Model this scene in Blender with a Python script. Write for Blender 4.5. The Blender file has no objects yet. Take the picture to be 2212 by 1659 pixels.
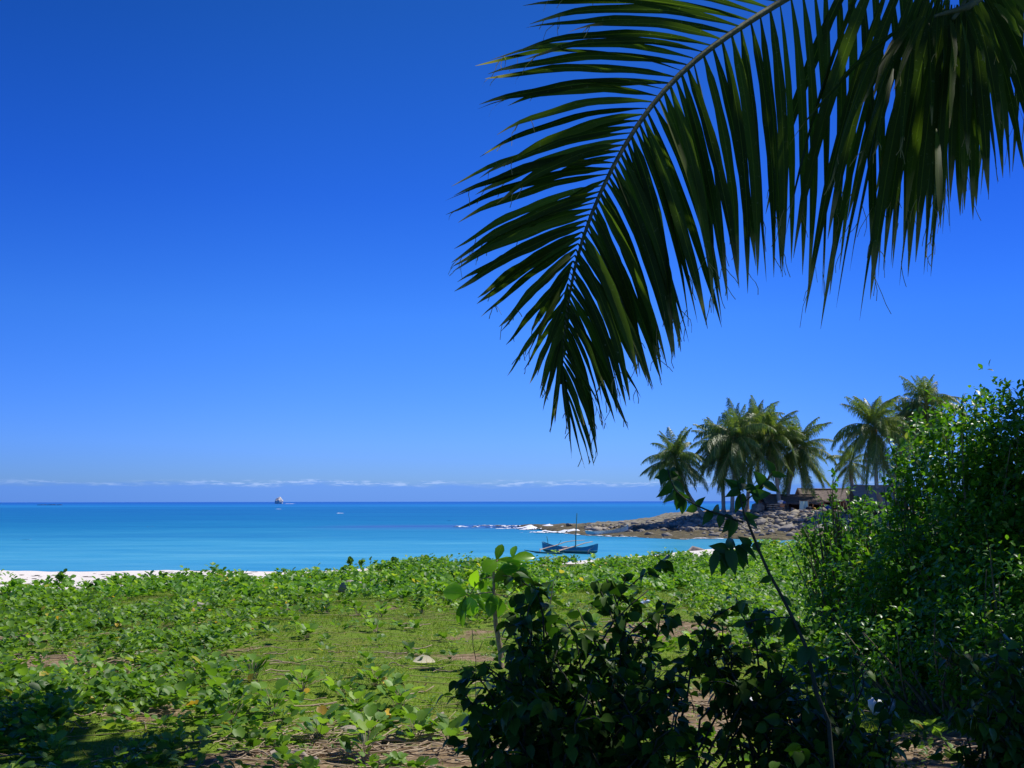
import bpy, math, random
import numpy as np
from mathutils import Vector, Matrix, noise

random.seed(11)
rng = np.random.default_rng(11)
PI = math.pi
scene = bpy.context.scene
COL = scene.collection

# ---------------------------------------------------------------- camera
CAM = np.array([0.0, 0.0, 4.6])
PITCH = math.radians(6.73)
ROLL = math.radians(0.10)
F = 995.6
R0 = np.array([1.0, 0, 0]); U0 = np.array([0, -math.sin(PITCH), math.cos(PITCH)])
FW = np.array([0, math.cos(PITCH), math.sin(PITCH)])
RR = R0 * math.cos(ROLL) - U0 * math.sin(ROLL)
UU = U0 * math.cos(ROLL) + R0 * math.sin(ROLL)
cam = bpy.data.cameras.new("camera")
camo = bpy.data.objects.new("camera", cam)
COL.objects.link(camo)
mw = Matrix(((RR[0], UU[0], -FW[0], CAM[0]), (RR[1], UU[1], -FW[1], CAM[1]), (RR[2], UU[2], -FW[2], CAM[2]), (0, 0, 0, 1)))
camo.matrix_world = mw
cam.sensor_fit = 'HORIZONTAL'; cam.sensor_width = 36.0
cam.lens = 36.0 * F / 1024.0
cam.clip_start = 0.05; cam.clip_end = 90000
scene.camera = camo
FS = F * 2212 / 1024.0          # focal length in survey units (a 2212 x 1659 frame)

def at(px, py, Y):
    """world point at distance Y seen in the survey frame at px, py"""
    u = (px - 1106) / FS; v = (829.5 - py) / FS
    d = u * RR + v * UU + FW
    return CAM + d * (Y / d[1])

def onground(px, py, zf=None):
    """world point where the line of sight meets the ground"""
    u = (px - 1106) / FS; v = (829.5 - py) / FS
    d = u * RR + v * UU + FW
    t = 5.0
    for _ in range(40):
        p = CAM + d * t
        g = gh(p[0], p[1])
        t += (g - p[2]) / d[2] * 0.8
    return CAM + d * t

def project(P):
    P = np.asarray(P) - CAM
    z = P @ FW
    return 1106 + FS * (P @ RR) / z, 829.5 - FS * (P @ UU) / z

# ---------------------------------------------------------------- helpers
def tag(o, label=None, cat=None, group=None, kind=None):
    if label: o['label'] = label
    if cat: o['category'] = cat
    if group: o['group'] = group
    if kind: o['kind'] = kind
    return o

def empty(name, loc=(0, 0, 0), rz=0.0):
    o = bpy.data.objects.new(name, None)
    o.empty_display_size = 0.1
    COL.objects.link(o); o.location = loc; o.rotation_euler = (0, 0, rz)
    return o

def mesh_from(name, V, faces, attrs=None, smooth=False):
    """V (n,3); faces: list of arrays (each m x k)"""
    me = bpy.data.meshes.new(name)
    V = np.ascontiguousarray(V, dtype=np.float32)
    me.vertices.add(len(V)); me.vertices.foreach_set('co', V.ravel())
    faces = [np.asarray(f, dtype=np.int32) for f in faces if len(f)]
    nl = sum(f.size for f in faces); nf = sum(len(f) for f in faces)
    me.loops.add(nl); me.polygons.add(nf)
    me.loops.foreach_set('vertex_index', np.concatenate([f.ravel() for f in faces]))
    tot = np.concatenate([np.full(len(f), f.shape[1], np.int32) for f in faces])
    st = np.concatenate([[0], np.cumsum(tot)[:-1]]).astype(np.int32)
    me.polygons.foreach_set('loop_start', st)
    me.polygons.foreach_set('loop_total', tot)
    if smooth: me.polygons.foreach_set('use_smooth', np.ones(nf, bool))
    if attrs:
        for k, a in attrs.items():
            at_ = me.attributes.new(k, 'FLOAT', 'POINT')
            at_.data.foreach_set('value', np.ascontiguousarray(a, dtype=np.float32).ravel())
    me.update(calc_edges=True); me.validate()
    return me

def link(name, me, mat=None, parent=None, loc=None):
    o = bpy.data.objects.new(name, me); COL.objects.link(o)
    if mat is not None and len(me.materials) == 0:
        for m in (mat if isinstance(mat, (list, tuple)) else [mat]): me.materials.append(m)
    if parent is not None:
        o.parent = parent
        # geometry is given in world coordinates when the parent sits away from the origin
    if loc is not None: o.location = loc
    return o

def child(name, me, mat, parent, world=True):
    """part of a thing; its vertices are in world coordinates"""
    o = link(name, me, mat)
    o.parent = parent
    if world:
        o.matrix_parent_inverse = Matrix.LocRotScale(parent.location, parent.rotation_euler, parent.scale).inverted()
    return o

class Geo:
    def __init__(s): s.V = []; s.F3 = []; s.F4 = []; s.n = 0; s.A = []; s.M3 = []
    def add(s, V, F, a=0.0):
        V = np.asarray(V, float).reshape(-1, 3); F = np.asarray(F, int)
        (s.F4 if F.shape[1] == 4 else s.F3).append(F + s.n)
        s.V.append(V); s.A.append(np.full(len(V), a) if np.isscalar(a) else np.asarray(a)); s.n += len(V)
    def tube(s, P, R, k=6, a=0.0):
        P = np.asarray(P, float); n = len(P)
        R = np.full(n, R) if np.isscalar(R) else np.asarray(R, float)
        T = np.gradient(P, axis=0); T /= np.linalg.norm(T, axis=1)[:, None] + 1e-9
        ref = np.array([0, 0, 1.0]) if abs(T[0][2]) < .9 else np.array([1.0, 0, 0])
        S = np.cross(T, ref); S /= np.linalg.norm(S, axis=1)[:, None] + 1e-9
        B = np.cross(T, S)
        th = np.arange(k) * 2 * PI / k
        V = P[:, None] + R[:, None, None] * (np.cos(th)[None, :, None] * S[:, None] + np.sin(th)[None, :, None] * B[:, None])
        idx = np.arange(n * k).reshape(n, k)
        Fq = np.stack([idx[:-1], np.roll(idx, -1, 1)[:-1], np.roll(idx, -1, 1)[1:], idx[1:]], -1).reshape(-1, 4)
        s.add(V.reshape(-1, 3), Fq, a)
        for e, rr in ((0, P[0]), (n - 1, P[-1])):   # caps
            c = s.n; s.V.append(np.array([rr])); s.A.append(np.array([a if np.isscalar(a) else 0.0])); s.n += 1
            ring = idx[e] + c - n * k if e == 0 else idx[e] + c - 1 - n * k
            ring = ring if e == 0 else ring
            s.F3.append(np.stack([ring, np.roll(ring, -1), np.full(k, c)], -1))
    def box(s, c, d, M=None, a=0.0):
        c = np.asarray(c, float); d = np.asarray(d, float) / 2
        V = np.array([[x, y, z] for x in (-1, 1) for y in (-1, 1) for z in (-1, 1)], float) * d
        if M is not None: V = V @ np.asarray(M).T
        s.add(V + c, [[0, 1, 3, 2], [4, 6, 7, 5], [0, 4, 5, 1], [2, 3, 7, 6], [0, 2, 6, 4], [1, 5, 7, 3]], a)
    def mesh(s, name, smooth=False):
        fs = []
        if s.F3: fs.append(np.concatenate(s.F3))
        if s.F4: fs.append(np.concatenate(s.F4))
        return mesh_from(name, np.concatenate(s.V), fs, {'rnd': np.concatenate(s.A)}, smooth)

def norm(v): 
    v = np.asarray(v, float); return v / (np.linalg.norm(v, axis=-1, keepdims=True) + 1e-9)

def bez(a, b, c, n):
    t = np.linspace(0, 1, n)[:, None]
    return (1 - t) ** 2 * a + 2 * t * (1 - t) * b + t * t * c

def smooth(a, b, x):
    t = np.clip((x - a) / (b - a), 0, 1); return t * t * (3 - 2 * t)

# leaf templates: x across (-.5..5), y along (0..1), z up; six quads or so
def leaf_template(ys, ws, fold=0.25, droop=0.0, back=None):
    ys = np.array(ys); ws = np.array(ws)
    z = -droop * ys ** 2
    mid = np.stack([0 * ys, ys, z], -1)
    if back is None: back = 0 * ys
    Lf = np.stack([-ws, ys + back, z + fold * ws], -1); Rt = np.stack([ws, ys + back, z + fold * ws], -1)
    V = np.concatenate([mid, Lf, Rt]); n = len(ys)
    Fq = []
    for i in range(n - 1):
        Fq.append([i, i + 1, n + i + 1, n + i]); Fq.append([i, 2 * n + i, 2 * n + i + 1, i + 1])
    return V, np.array(Fq)

GLORY = leaf_template([0, .3, .68, .93], [.16, .45, .47, .2], .3, .1, np.array([.0, 0, .02, .08]))
HEART = leaf_template([0, .07, .2, .38, .58, .78, .92, 1.0], [.07, .25, .35, .37, .29, .15, .05, .004], .25, .22, np.array([-.02, -.07, -.03, 0, 0, 0, 0, 0]))
SMALL = leaf_template([0, .35, .72, 1.0], [.06, .3, .24, .01], .3, .2)
BIG = leaf_template([0, .12, .35, .62, .86, 1.0], [.03, .13, .27, .32, .2, .01], .3, .25)
BLADE = (np.array([[-.5, 0, 0], [.5, 0, 0], [0, 1, 0.25]]), np.array([[0, 1, 2]]))

def frames(D, N, S):
    """D leaf axis (n,3), N rough normal (n,3), S size (n,) -> matrices with columns side, axis, normal"""
    D = norm(D); X = norm(np.cross(D, N)); Z = np.cross(X, D)
    S = np.asarray(S)
    if S.ndim == 1: S = np.stack([S, S, S], -1)
    return np.stack([X * S[:, :1], D * S[:, 1:2], Z * S[:, 2:]], -1)

def scatter(name, tmpl, M, T, rnd):
    tv, tf = tmpl; n = len(T); k = len(tv)
    V = np.einsum('nij,vj->nvi', M, tv) + np.asarray(T)[:, None]
    Fq = (tf[None] + (np.arange(n) * k)[:, None, None]).reshape(-1, tf.shape[1])
    return mesh_from(name, V.reshape(-1, 3), [Fq], {'rnd': np.repeat(rnd, k), 'lu': np.tile(tv[:, 0], n), 'lv': np.tile(tv[:, 1], n)})

def sphere_dirs(n):
    v = rng.normal(size=(n, 3)); return norm(v)

# ---------------------------------------------------------------- materials
def new_mat(name):
    m = bpy.data.materials.new(name); m.use_nodes = True
    nt = m.node_tree; nt.nodes.clear()
    out = nt.nodes.new('ShaderNodeOutputMaterial')
    return m, nt, out

def N(nt, typ, **kw):
    n = nt.nodes.new(typ)
    for k, v in kw.items():
        if k in ('inp',):
            for kk, vv in v.items(): n.inputs[kk].default_value = vv
        else: setattr(n, k, v)
    return n

def ramp(nt, fac, stops, interp='LINEAR'):
    r = nt.nodes.new('ShaderNodeValToRGB'); r.color_ramp.interpolation = interp
    el = r.color_ramp.elements
    while len(el) > len(stops): el.remove(el[-1])
    while len(el) < len(stops): el.new(0.5)
    for e, (p, c) in zip(el, stops):
        e.position = p; e.color = (*c, 1) if len(c) == 3 else c
    nt.links.new(fac, r.inputs[0]); return r.outputs[0]

def mix(nt, fac, a, b, mode='MIX'):
    m = nt.nodes.new('ShaderNodeMix'); m.data_type = 'RGBA'; m.blend_type = mode
    for s, v in ((m.inputs[0], fac), (m.inputs[6], a), (m.inputs[7], b)):
        if isinstance(v, bpy.types.NodeSocket): nt.links.new(v, s)
        else: s.default_value = v if isinstance(v, (int, float)) else (*v, 1)
    return m.outputs[2]

def math_(nt, op, a, b=None, c=None, clamp=False):
    m = nt.nodes.new('ShaderNodeMath'); m.operation = op; m.use_clamp = clamp
    for s, v in zip(m.inputs, (a, b, c)):
        if v is None: continue
        if isinstance(v, bpy.types.NodeSocket): nt.links.new(v, s)
        else: s.default_value = v
    return m.outputs[0]

def maprange(nt, v, a, b, c=0.0, d=1.0, smoothstep=False):
    m = nt.nodes.new('ShaderNodeMapRange'); m.interpolation_type = 'SMOOTHSTEP' if smoothstep else 'LINEAR'
    nt.links.new(v, m.inputs[0])
    for i, x in zip((1, 2, 3, 4), (a, b, c, d)): m.inputs[i].default_value = x
    return m.outputs[0]

def noise_(nt, vec, scale, detail=4.0, rough=.55, dist=0.0):
    n = nt.nodes.new('ShaderNodeTexNoise'); n.inputs['Scale'].default_value = scale
    n.inputs['Detail'].default_value = detail; n.inputs['Roughness'].default_value = rough
    n.inputs['Distortion'].default_value = dist
    if vec is not None: nt.links.new(vec, n.inputs['Vector'])
    return n.outputs['Fac']

def attr(nt, name):
    a = nt.nodes.new('ShaderNodeAttribute'); a.attribute_name = name; return a.outputs['Fac']

def geom_pos(nt): return nt.nodes.new('ShaderNodeNewGeometry').outputs['Position']
def objco(nt): return nt.nodes.new('ShaderNodeTexCoord').outputs['Object']

def scaled(nt, vec, s):
    m = nt.nodes.new('ShaderNodeMapping'); m.inputs['Scale'].default_value = s
    nt.links.new(vec, m.inputs['Vector']); return m.outputs[0]

def princ(nt, out, color, rough=.6, spec=.3, bump=None, bstr=.3, bdist=.02, metallic=0.0):
    p = nt.nodes.new('ShaderNodeBsdfPrincipled')
    if isinstance(color, bpy.types.NodeSocket): nt.links.new(color, p.inputs['Base Color'])
    else: p.inputs['Base Color'].default_value = (*color, 1)
    if isinstance(rough, bpy.types.NodeSocket): nt.links.new(rough, p.inputs['Roughness'])
    else: p.inputs['Roughness'].default_value = rough
    p.inputs['Specular IOR Level'].default_value = spec
    p.inputs['Metallic'].default_value = metallic
    if bump is not None:
        b = nt.nodes.new('ShaderNodeBump'); b.inputs['Strength'].default_value = bstr; b.inputs['Distance'].default_value = bdist
        nt.links.new(bump, b.inputs['Height']); nt.links.new(b.outputs[0], p.inputs['Normal'])
    if out is not None: nt.links.new(p.outputs[0], out.inputs[0])
    return p

def leaf_mat(name, stops, trans=(.2, .4, .03), tf=.35, rough=.38, spec=.45, rib=None, ribw=.03, tip=None, speck=0.0):
    m, nt, out = new_mat(name)
    c = ramp(nt, attr(nt, 'rnd'), stops)
    nz = noise_(nt, geom_pos(nt), 1.3, 3)
    c = mix(nt, maprange(nt, nz, .35, .7), c, mix(nt, 1.0, c, (1.25, 1.15, .8), 'MULTIPLY'))
    if speck:
        s = noise_(nt, geom_pos(nt), 90, 3, .7)
        c = mix(nt, maprange(nt, s, .62, .75, 0, speck), c, (.3, .33, .25))
    if rib:
        a = math_(nt, 'ABSOLUTE', attr(nt, 'lu'))
        c = mix(nt, maprange(nt, a, 0.0, ribw, .8, 0.0), c, rib)
    if tip:
        lv = attr(nt, 'lv')
        nn = noise_(nt, geom_pos(nt), 7, 3)
        k = math_(nt, 'ADD', lv, math_(nt, 'MULTIPLY', math_(nt, 'SUBTRACT', nn, .5), .35))
        c = mix(nt, maprange(nt, k, .84, .98), c, tip)
    p = princ(nt, None, c, rough, spec)
    t = N(nt, 'ShaderNodeBsdfTranslucent')
    tc = mix(nt, 1.0, c, tuple(x for x in trans), 'MULTIPLY')
    nt.links.new(tc, t.inputs[0])
    ms = N(nt, 'ShaderNodeMixShader'); ms.inputs[0].default_value = tf
    nt.links.new(p.outputs[0], ms.inputs[1]); nt.links.new(t.outputs[0], ms.inputs[2])
    nt.links.new(ms.outputs[0], out.inputs[0])
    return m

def simple_mat(name, ca, cb, scale=6, rough=.7, spec=.25, bstr=.3, bdist=.01, vec=None, stretch=None):
    m, nt, out = new_mat(name)
    co = objco(nt)
    if stretch: co = scaled(nt, co, stretch)
    n1 = noise_(nt, co, scale, 5, .6)
    c = ramp(nt, n1, [(.3, ca), (.7, cb)])
    princ(nt, out, c, rough, spec, n1, bstr, bdist)
    return m

MAT = {}
MAT['glory'] = leaf_mat('morning_glory_leaf', [(0, (.045, .11, .016)), (.4, (.095, .205, .03)), (.75, (.175, .32, .055)), (.93, (.28, .43, .08)), (.975, (.2, .3, .05)), (.985, (.5, .42, .06)), (1, (.4, .22, .06))],
                         trans=(2.4, 2.4, .8), tf=.34, rough=.45, spec=.3)
MAT['glory_pale'] = leaf_mat('creeper_leaf', [(0, (.045, .14, .02)), (.4, (.095, .24, .03)), (.8, (.2, .37, .05)), (.97, (.3, .45, .08)), (1, (.5, .4, .08))],
                         trans=(2.3, 2.2, .8), tf=.34, rough=.45, spec=.3)
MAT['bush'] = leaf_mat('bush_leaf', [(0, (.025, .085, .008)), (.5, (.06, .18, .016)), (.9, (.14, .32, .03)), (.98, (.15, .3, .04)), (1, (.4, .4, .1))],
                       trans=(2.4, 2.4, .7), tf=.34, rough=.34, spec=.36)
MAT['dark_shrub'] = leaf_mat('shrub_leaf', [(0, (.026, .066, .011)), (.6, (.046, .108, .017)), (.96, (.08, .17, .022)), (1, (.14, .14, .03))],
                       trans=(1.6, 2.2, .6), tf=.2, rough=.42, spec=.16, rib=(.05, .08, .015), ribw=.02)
MAT['sprig'] = leaf_mat('sprig_leaf', [(0, (.03, .085, .02)), (.6, (.045, .12, .025)), (1, (.08, .18, .03))],
                       trans=(1.6, 2.2, .6), tf=.25, rough=.42, spec=.25, rib=(.07, .12, .03), ribw=.02)
MAT['sapling'] = leaf_mat('sapling_leaf', [(0, (.06, .16, .02)), (.5, (.11, .32, .03)), (1, (.24, .46, .03))],
                       trans=(2.0, 1.9, .5), tf=.5, rough=.28, spec=.55, rib=(.25, .36, .08), ribw=.02)
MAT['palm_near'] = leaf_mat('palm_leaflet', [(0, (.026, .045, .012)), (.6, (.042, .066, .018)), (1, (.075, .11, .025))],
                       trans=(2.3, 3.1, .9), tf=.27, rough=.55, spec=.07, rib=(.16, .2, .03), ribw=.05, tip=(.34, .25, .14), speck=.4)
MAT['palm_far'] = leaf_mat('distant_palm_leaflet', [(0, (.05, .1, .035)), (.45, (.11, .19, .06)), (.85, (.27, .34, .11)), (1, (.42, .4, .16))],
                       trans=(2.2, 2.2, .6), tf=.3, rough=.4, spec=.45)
MAT['palm_dead'] = leaf_mat('dead_palm_leaflet', [(0, (.16, .1, .05)), (1, (.28, .2, .1))], trans=(1, 1, 1), tf=.15, rough=.8, spec=.1)
MAT['canopy'] = leaf_mat('shade_leaf', [(0, (.02, .06, .015)), (1, (.05, .13, .03))], trans=(1.5, 2, .6), tf=.12)
MAT['grass'] = leaf_mat('grass_blade', [(0, (.06, .15, .014)), (.45, (.15, .27, .022)), (.83, (.26, .36, .04)), (.92, (.38, .34, .12)), (1, (.5, .42, .25))],
                        trans=(1.8, 1.8, .6), tf=.3, rough=.6, spec=.2)
MAT['yellow'] = leaf_mat('yellow_leaf', [(0, (.65, .42, .03)), (1, (.75, .55, .1))], trans=(1.2, 1.1, .6), tf=.25)
MAT['brown_leaf'] = leaf_mat('brown_leaf', [(0, (.3, .12, .05)), (1, (.4, .2, .1))], trans=(1, 1, 1), tf=.1, rough=.8)
MAT['bleached'] = leaf_mat('bleached_leaf', [(0, (.5, .47, .38)), (1, (.6, .57, .48))], trans=(1, 1, 1), tf=.1, rough=.8)
MAT['straw'] = simple_mat('dry_stem', (.28, .2, .13), (.52, .42, .3), 9)
MAT['runner'] = simple_mat('creeper_runner', (.2, .22, .08), (.42, .36, .16), 9)
MAT['driftwood'] = simple_mat('driftwood', (.2, .16, .13), (.45, .38, .31), 6, stretch=(1, 1, 1))
MAT['bark'] = simple_mat('shrub_bark', (.03, .035, .02), (.08, .08, .05), 12)
MAT['twig'] = simple_mat('bush_twig', (.08, .07, .04), (.22, .18, .11), 12)
MAT['pale_bark'] = simple_mat('sapling_bark', (.2, .14, .09), (.38, .29, .2), 25)
MAT['palm_trunk'] = simple_mat('palm_trunk', (.26, .23, .18), (.5, .45, .38), 3, stretch=(.5, .5, 6), bstr=.6, bdist=.05)
MAT['rachis'] = simple_mat('palm_stalk', (.09, .1, .06), (.2, .21, .11), 20)
MAT['rachis_far'] = simple_mat('distant_palm_stalk', (.2, .22, .08), (.32, .3, .12), 4)
MAT['coconut'] = simple_mat('coconut_husk', (.3, .2, .05), (.45, .3, .1), 8)
MAT['thatch'] = simple_mat('thatch', (.1, .08, .065), (.34, .27, .22), 5, rough=.95, bstr=.8, bdist=.08, stretch=(.5, 3, 3))
MAT['thatch_grey'] = simple_mat('grey_thatch', (.2, .175, .14), (.4, .36, .3), 5, rough=.95, bstr=.8, bdist=.06, stretch=(.4, 4, 4))
MAT['hutwall'] = simple_mat('hut_wall', (.1, .05, .035), (.2, .11, .08), 4, rough=.9)
MAT['post'] = simple_mat('hut_post', (.12, .09, .07), (.25, .2, .15), 7)

# rock
def rock_mat(name, lo, hi, scale, dark):
    m, nt, out = new_mat(name)
    g = geom_pos(nt)
    n1 = noise_(nt, g, scale, 6, .65); n2 = noise_(nt, g, scale * .13, 3)
    c = ramp(nt, n1, [(.3, lo), (.72, hi)])
    c = mix(nt, maprange(nt, n2, .4, .62), c, dark)
    c = mix(nt, maprange(nt, attr(nt, 'rnd'), 0, 1, 0, .45), c, (.6, .53, .45))
    princ(nt, out, c, .9, .2, n1, .9, .12)
    return m
MAT['rock'] = rock_mat('limestone_rubble', (.1, .09, .065), (.48, .435, .34), 1.7, (.28, .25, .18))
MAT['boulder'] = rock_mat('limestone_boulder', (.1, .095, .08), (.4, .37, .3), 1.2, (.25, .23, .18))
MAT['islet'] = rock_mat('islet_limestone', (.5, .46, .38), (.85, .8, .7), .25, (.7, .66, .58))
MAT['dark_reef'] = rock_mat('dark_reef_rock', (.03, .03, .03), (.09, .08, .07), .2, (.05, .05, .05))

# headland terrain
m, nt, out = new_mat('reef_and_rubble')
g = geom_pos(nt); n1 = noise_(nt, g, .9, 7, .68); n2 = noise_(nt, g, .16, 4, .6)
sx = N(nt, 'ShaderNodeSeparateXYZ'); nt.links.new(g, sx.inputs[0])
dry = ramp(nt, n1, [(.3, (.09, .08, .055)), (.52, (.24, .22, .155)), (.72, (.46, .43, .33))])
wet = ramp(nt, n1, [(.32, (.045, .04, .025)), (.55, (.13, .11, .055)), (.72, (.27, .22, .12))])
earth = ramp(nt, n1, [(.3, (.17, .12, .08)), (.7, (.38, .3, .2))])
hz_ = math_(nt, 'ADD', sx.outputs[2], math_(nt, 'MULTIPLY', math_(nt, 'SUBTRACT', n2, .5), 1.6))
c = mix(nt, maprange(nt, hz_, .55, 1.15), wet, dry)
c = mix(nt, maprange(nt, hz_, 2.4, 3.0), c, earth)
princ(nt, out, c, .9, .2, n1, 1.0, .25)
MAT['headland'] = m

# ground: sand, soil, turf by position
m, nt, out = new_mat('beach_ground')
g = geom_pos(nt); A = attr(nt, 'turf'); S = attr(nt, 'sand')
n1 = noise_(nt, g, 9, 6, .65); n2 = noise_(nt, g, 1.1, 4, .6); n3 = noise_(nt, g, 45, 4, .7)
soil = ramp(nt, n1, [(.3, (.13, .085, .05)), (.52, (.27, .19, .115)), (.72, (.46, .36, .24))])
turf = ramp(nt, n3, [(.3, (.06, .11, .012)), (.55, (.16, .25, .025)), (.75, (.3, .36, .07))])
turf = mix(nt, maprange(nt, n2, .52, .7, 0, .55), turf, (.22, .18, .06))
c = mix(nt, maprange(nt, math_(nt, 'ADD', A, math_(nt, 'MULTIPLY', math_(nt, 'SUBTRACT', n1, .5), .9)), .35, .6), soil, turf)
sandc = ramp(nt, n3, [(.25, (.62, .56, .48)), (.6, (.86, .8, .7))])
c = mix(nt, maprange(nt, math_(nt, 'ADD', S, math_(nt, 'MULTIPLY', math_(nt, 'SUBTRACT', n1, .5), .5)), .4, .6), c, sandc)
princ(nt, out, c, .95, .1, n1, .6, .03)
MAT['ground'] = m

# sea
m, nt, out = new_mat('sea_water')
g = geom_pos(nt)
sx = N(nt, 'ShaderNodeSeparateXYZ'); nt.links.new(g, sx.inputs[0])
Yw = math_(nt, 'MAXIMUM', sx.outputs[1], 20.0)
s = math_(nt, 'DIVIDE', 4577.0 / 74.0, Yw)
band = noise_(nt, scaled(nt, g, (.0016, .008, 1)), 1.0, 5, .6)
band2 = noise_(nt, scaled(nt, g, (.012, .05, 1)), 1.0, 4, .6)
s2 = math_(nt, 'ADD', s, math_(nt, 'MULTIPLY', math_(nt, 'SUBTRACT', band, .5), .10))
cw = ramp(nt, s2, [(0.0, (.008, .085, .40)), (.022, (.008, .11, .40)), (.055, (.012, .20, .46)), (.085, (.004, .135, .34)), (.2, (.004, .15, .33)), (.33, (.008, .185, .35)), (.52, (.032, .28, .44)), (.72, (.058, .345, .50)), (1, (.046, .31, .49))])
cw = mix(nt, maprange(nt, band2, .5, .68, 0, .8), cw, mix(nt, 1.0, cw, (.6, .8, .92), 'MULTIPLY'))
# submerged reef around the point
mx = math_(nt, 'ABSOLUTE', math_(nt, 'ADD', sx.outputs[0], 6.0)); my = math_(nt, 'ABSOLUTE', math_(nt, 'SUBTRACT', sx.outputs[1], 184.0))
reef = math_(nt, 'MULTIPLY', maprange(nt, mx, 16, 36, 1, 0, True), maprange(nt, my, 9, 26, 1, 0, True))
cw = mix(nt, math_(nt, 'MULTIPLY', reef, maprange(nt, band2, .35, .6, .3, .8)), cw, (.045, .1, .33))
# shallow edge of the cove
dcv = maprange(nt, sx.outputs[0], 16, 40, 0, 1, True); dcy = math_(nt, 'SUBTRACT', 1.0, maprange(nt, sx.outputs[1], 125, 150, 0, 1, True))
cw = mix(nt, math_(nt, 'MULTIPLY', math_(nt, 'MULTIPLY', dcv, dcy), .6), cw, (.12, .31, .42))
wv = noise_(nt, scaled(nt, g, (.5, 1.3, 1)), 1.0, 4, .6)
wv2 = noise_(nt, scaled(nt, g, (.05, .14, 1)), 1.0, 4, .6)
wv3 = noise_(nt, scaled(nt, g, (.10, .42, 1)), 1.0, 5, .65)
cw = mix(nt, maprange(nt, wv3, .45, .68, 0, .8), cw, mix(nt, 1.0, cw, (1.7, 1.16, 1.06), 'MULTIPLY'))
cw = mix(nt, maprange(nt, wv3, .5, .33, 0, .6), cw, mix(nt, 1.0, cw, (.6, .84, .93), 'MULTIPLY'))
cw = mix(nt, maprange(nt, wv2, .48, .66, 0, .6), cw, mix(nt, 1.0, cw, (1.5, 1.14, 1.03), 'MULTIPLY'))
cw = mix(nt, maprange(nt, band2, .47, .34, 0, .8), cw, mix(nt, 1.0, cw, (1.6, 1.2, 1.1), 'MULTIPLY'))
h = math_(nt, 'ADD', wv, math_(nt, 'MULTIPLY', wv2, 3.0))
princ(nt, out, cw, .35, .08, h, .5, .12)
MAT['water'] = m

m, nt, out = new_mat('sea_foam')
nf = noise_(nt, geom_pos(nt), 1.2, 5)
princ(nt, out, ramp(nt, nf, [(.3, (.7, .76, .82)), (.6, (.9, .92, .93))]), .8, .2, nf, .6, .1)
MAT['foam'] = m

# ---------------------------------------------------------------- world and sun
SUN_EL = math.radians(58); SUN_AZ = math.radians(63)      # azimuth clockwise from +Y
sdir = np.array([math.sin(SUN_AZ) * math.cos(SUN_EL), math.cos(SUN_AZ) * math.cos(SUN_EL), math.sin(SUN_EL)])
w = bpy.data.worlds.new("World"); scene.world = w; w.use_nodes = True
nt = w.node_tree; nt.nodes.clear()
wo = nt.nodes.new('ShaderNodeOutputWorld'); bg = nt.nodes.new('ShaderNodeBackground')
sky = nt.nodes.new('ShaderNodeTexSky'); sky.sky_type = 'NISHITA'; sky.sun_disc = False
sky.sun_elevation = SUN_EL; sky.sun_rotation = SUN_AZ; sky.altitude = 0
sky.air_density = 1.0; sky.dust_density = .35; sky.ozone_density = 3.5
STR = .085
bg.inputs[1].default_value = STR
hs = nt.nodes.new('ShaderNodeHueSaturation'); hs.inputs['Saturation'].default_value = 1.35
nt.links.new(sky.outputs[0], hs.inputs['Color'])
tc = nt.nodes.new('ShaderNodeTexCoord'); sp = N(nt, 'ShaderNodeSeparateXYZ'); nt.links.new(tc.outputs['Generated'], sp.inputs[0])
az = math_(nt, 'ARCTAN2', sp.outputs[0], sp.outputs[1])
cv = N(nt, 'ShaderNodeCombineXYZ'); nt.links.new(math_(nt, 'MULTIPLY', az, 22.0), cv.inputs[0]); nt.links.new(math_(nt, 'MULTIPLY', sp.outputs[2], 170.0), cv.inputs[1])
n1 = noise_(nt, cv.outputs[0], 1.0, 4, .6)
n1b = noise_(nt, cv.outputs[0], 2.6, 6, .62)
n1l = noise_(nt, cv.outputs[0], .22, 3)
top = math_(nt, 'ADD', math_(nt, 'ADD', .0065, math_(nt, 'MULTIPLY', n1l, .009)), math_(nt, 'MULTIPLY', n1, .0135))
e = math_(nt, 'SUBTRACT', top, sp.outputs[2])
bank = maprange(nt, e, -.0028, .0045, 0, 1, True)
def W(c): return tuple(x / STR for x in c)
air = ramp(nt, sp.outputs[2], [(0.0, (.36, .46, .86)), (.045, (.37, .46, .85)), (.18, (.42, .515, .775)), (.296, (.32, .42, .71)), (.46, (.325, .395, .535)), (1, (.33, .40, .50))])
col = mix(nt, 1.0, mix(nt, 1.0, hs.outputs[0], (1.24, 1.80, 2.50), 'MULTIPLY'), air, 'MULTIPLY')
col = mix(nt, math_(nt, 'MULTIPLY', bank, .68), col, W((.128, .325, .93)))
gate = maprange(nt, noise_(nt, cv.outputs[0], .28, 2), .36, .52, 0, 1, True)
puffm = math_(nt, 'MULTIPLY', math_(nt, 'MULTIPLY', gate, maprange(nt, n1b, .46, .58, 0, 1, True)), maprange(nt, math_(nt, 'ABSOLUTE', math_(nt, 'ADD', e, .0002)), .0006, .0034, 1, 0, True))
col = mix(nt, math_(nt, 'MULTIPLY', puffm, .8), col, W((.42, .60, 1.0)))
col = mix(nt, maprange(nt, az, .05, .52, 0, 1, True), col, mix(nt, 1.0, col, (.6, .72, .86), 'MULTIPLY'))
col = mix(nt, maprange(nt, az, -.15, -.55, 0, 1, True), col, mix(nt, 1.0, col, (.8, .86, .93), 'MULTIPLY'))
nt.links.new(col, bg.inputs[0]); nt.links.new(bg.outputs[0], wo.inputs[0])

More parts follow.
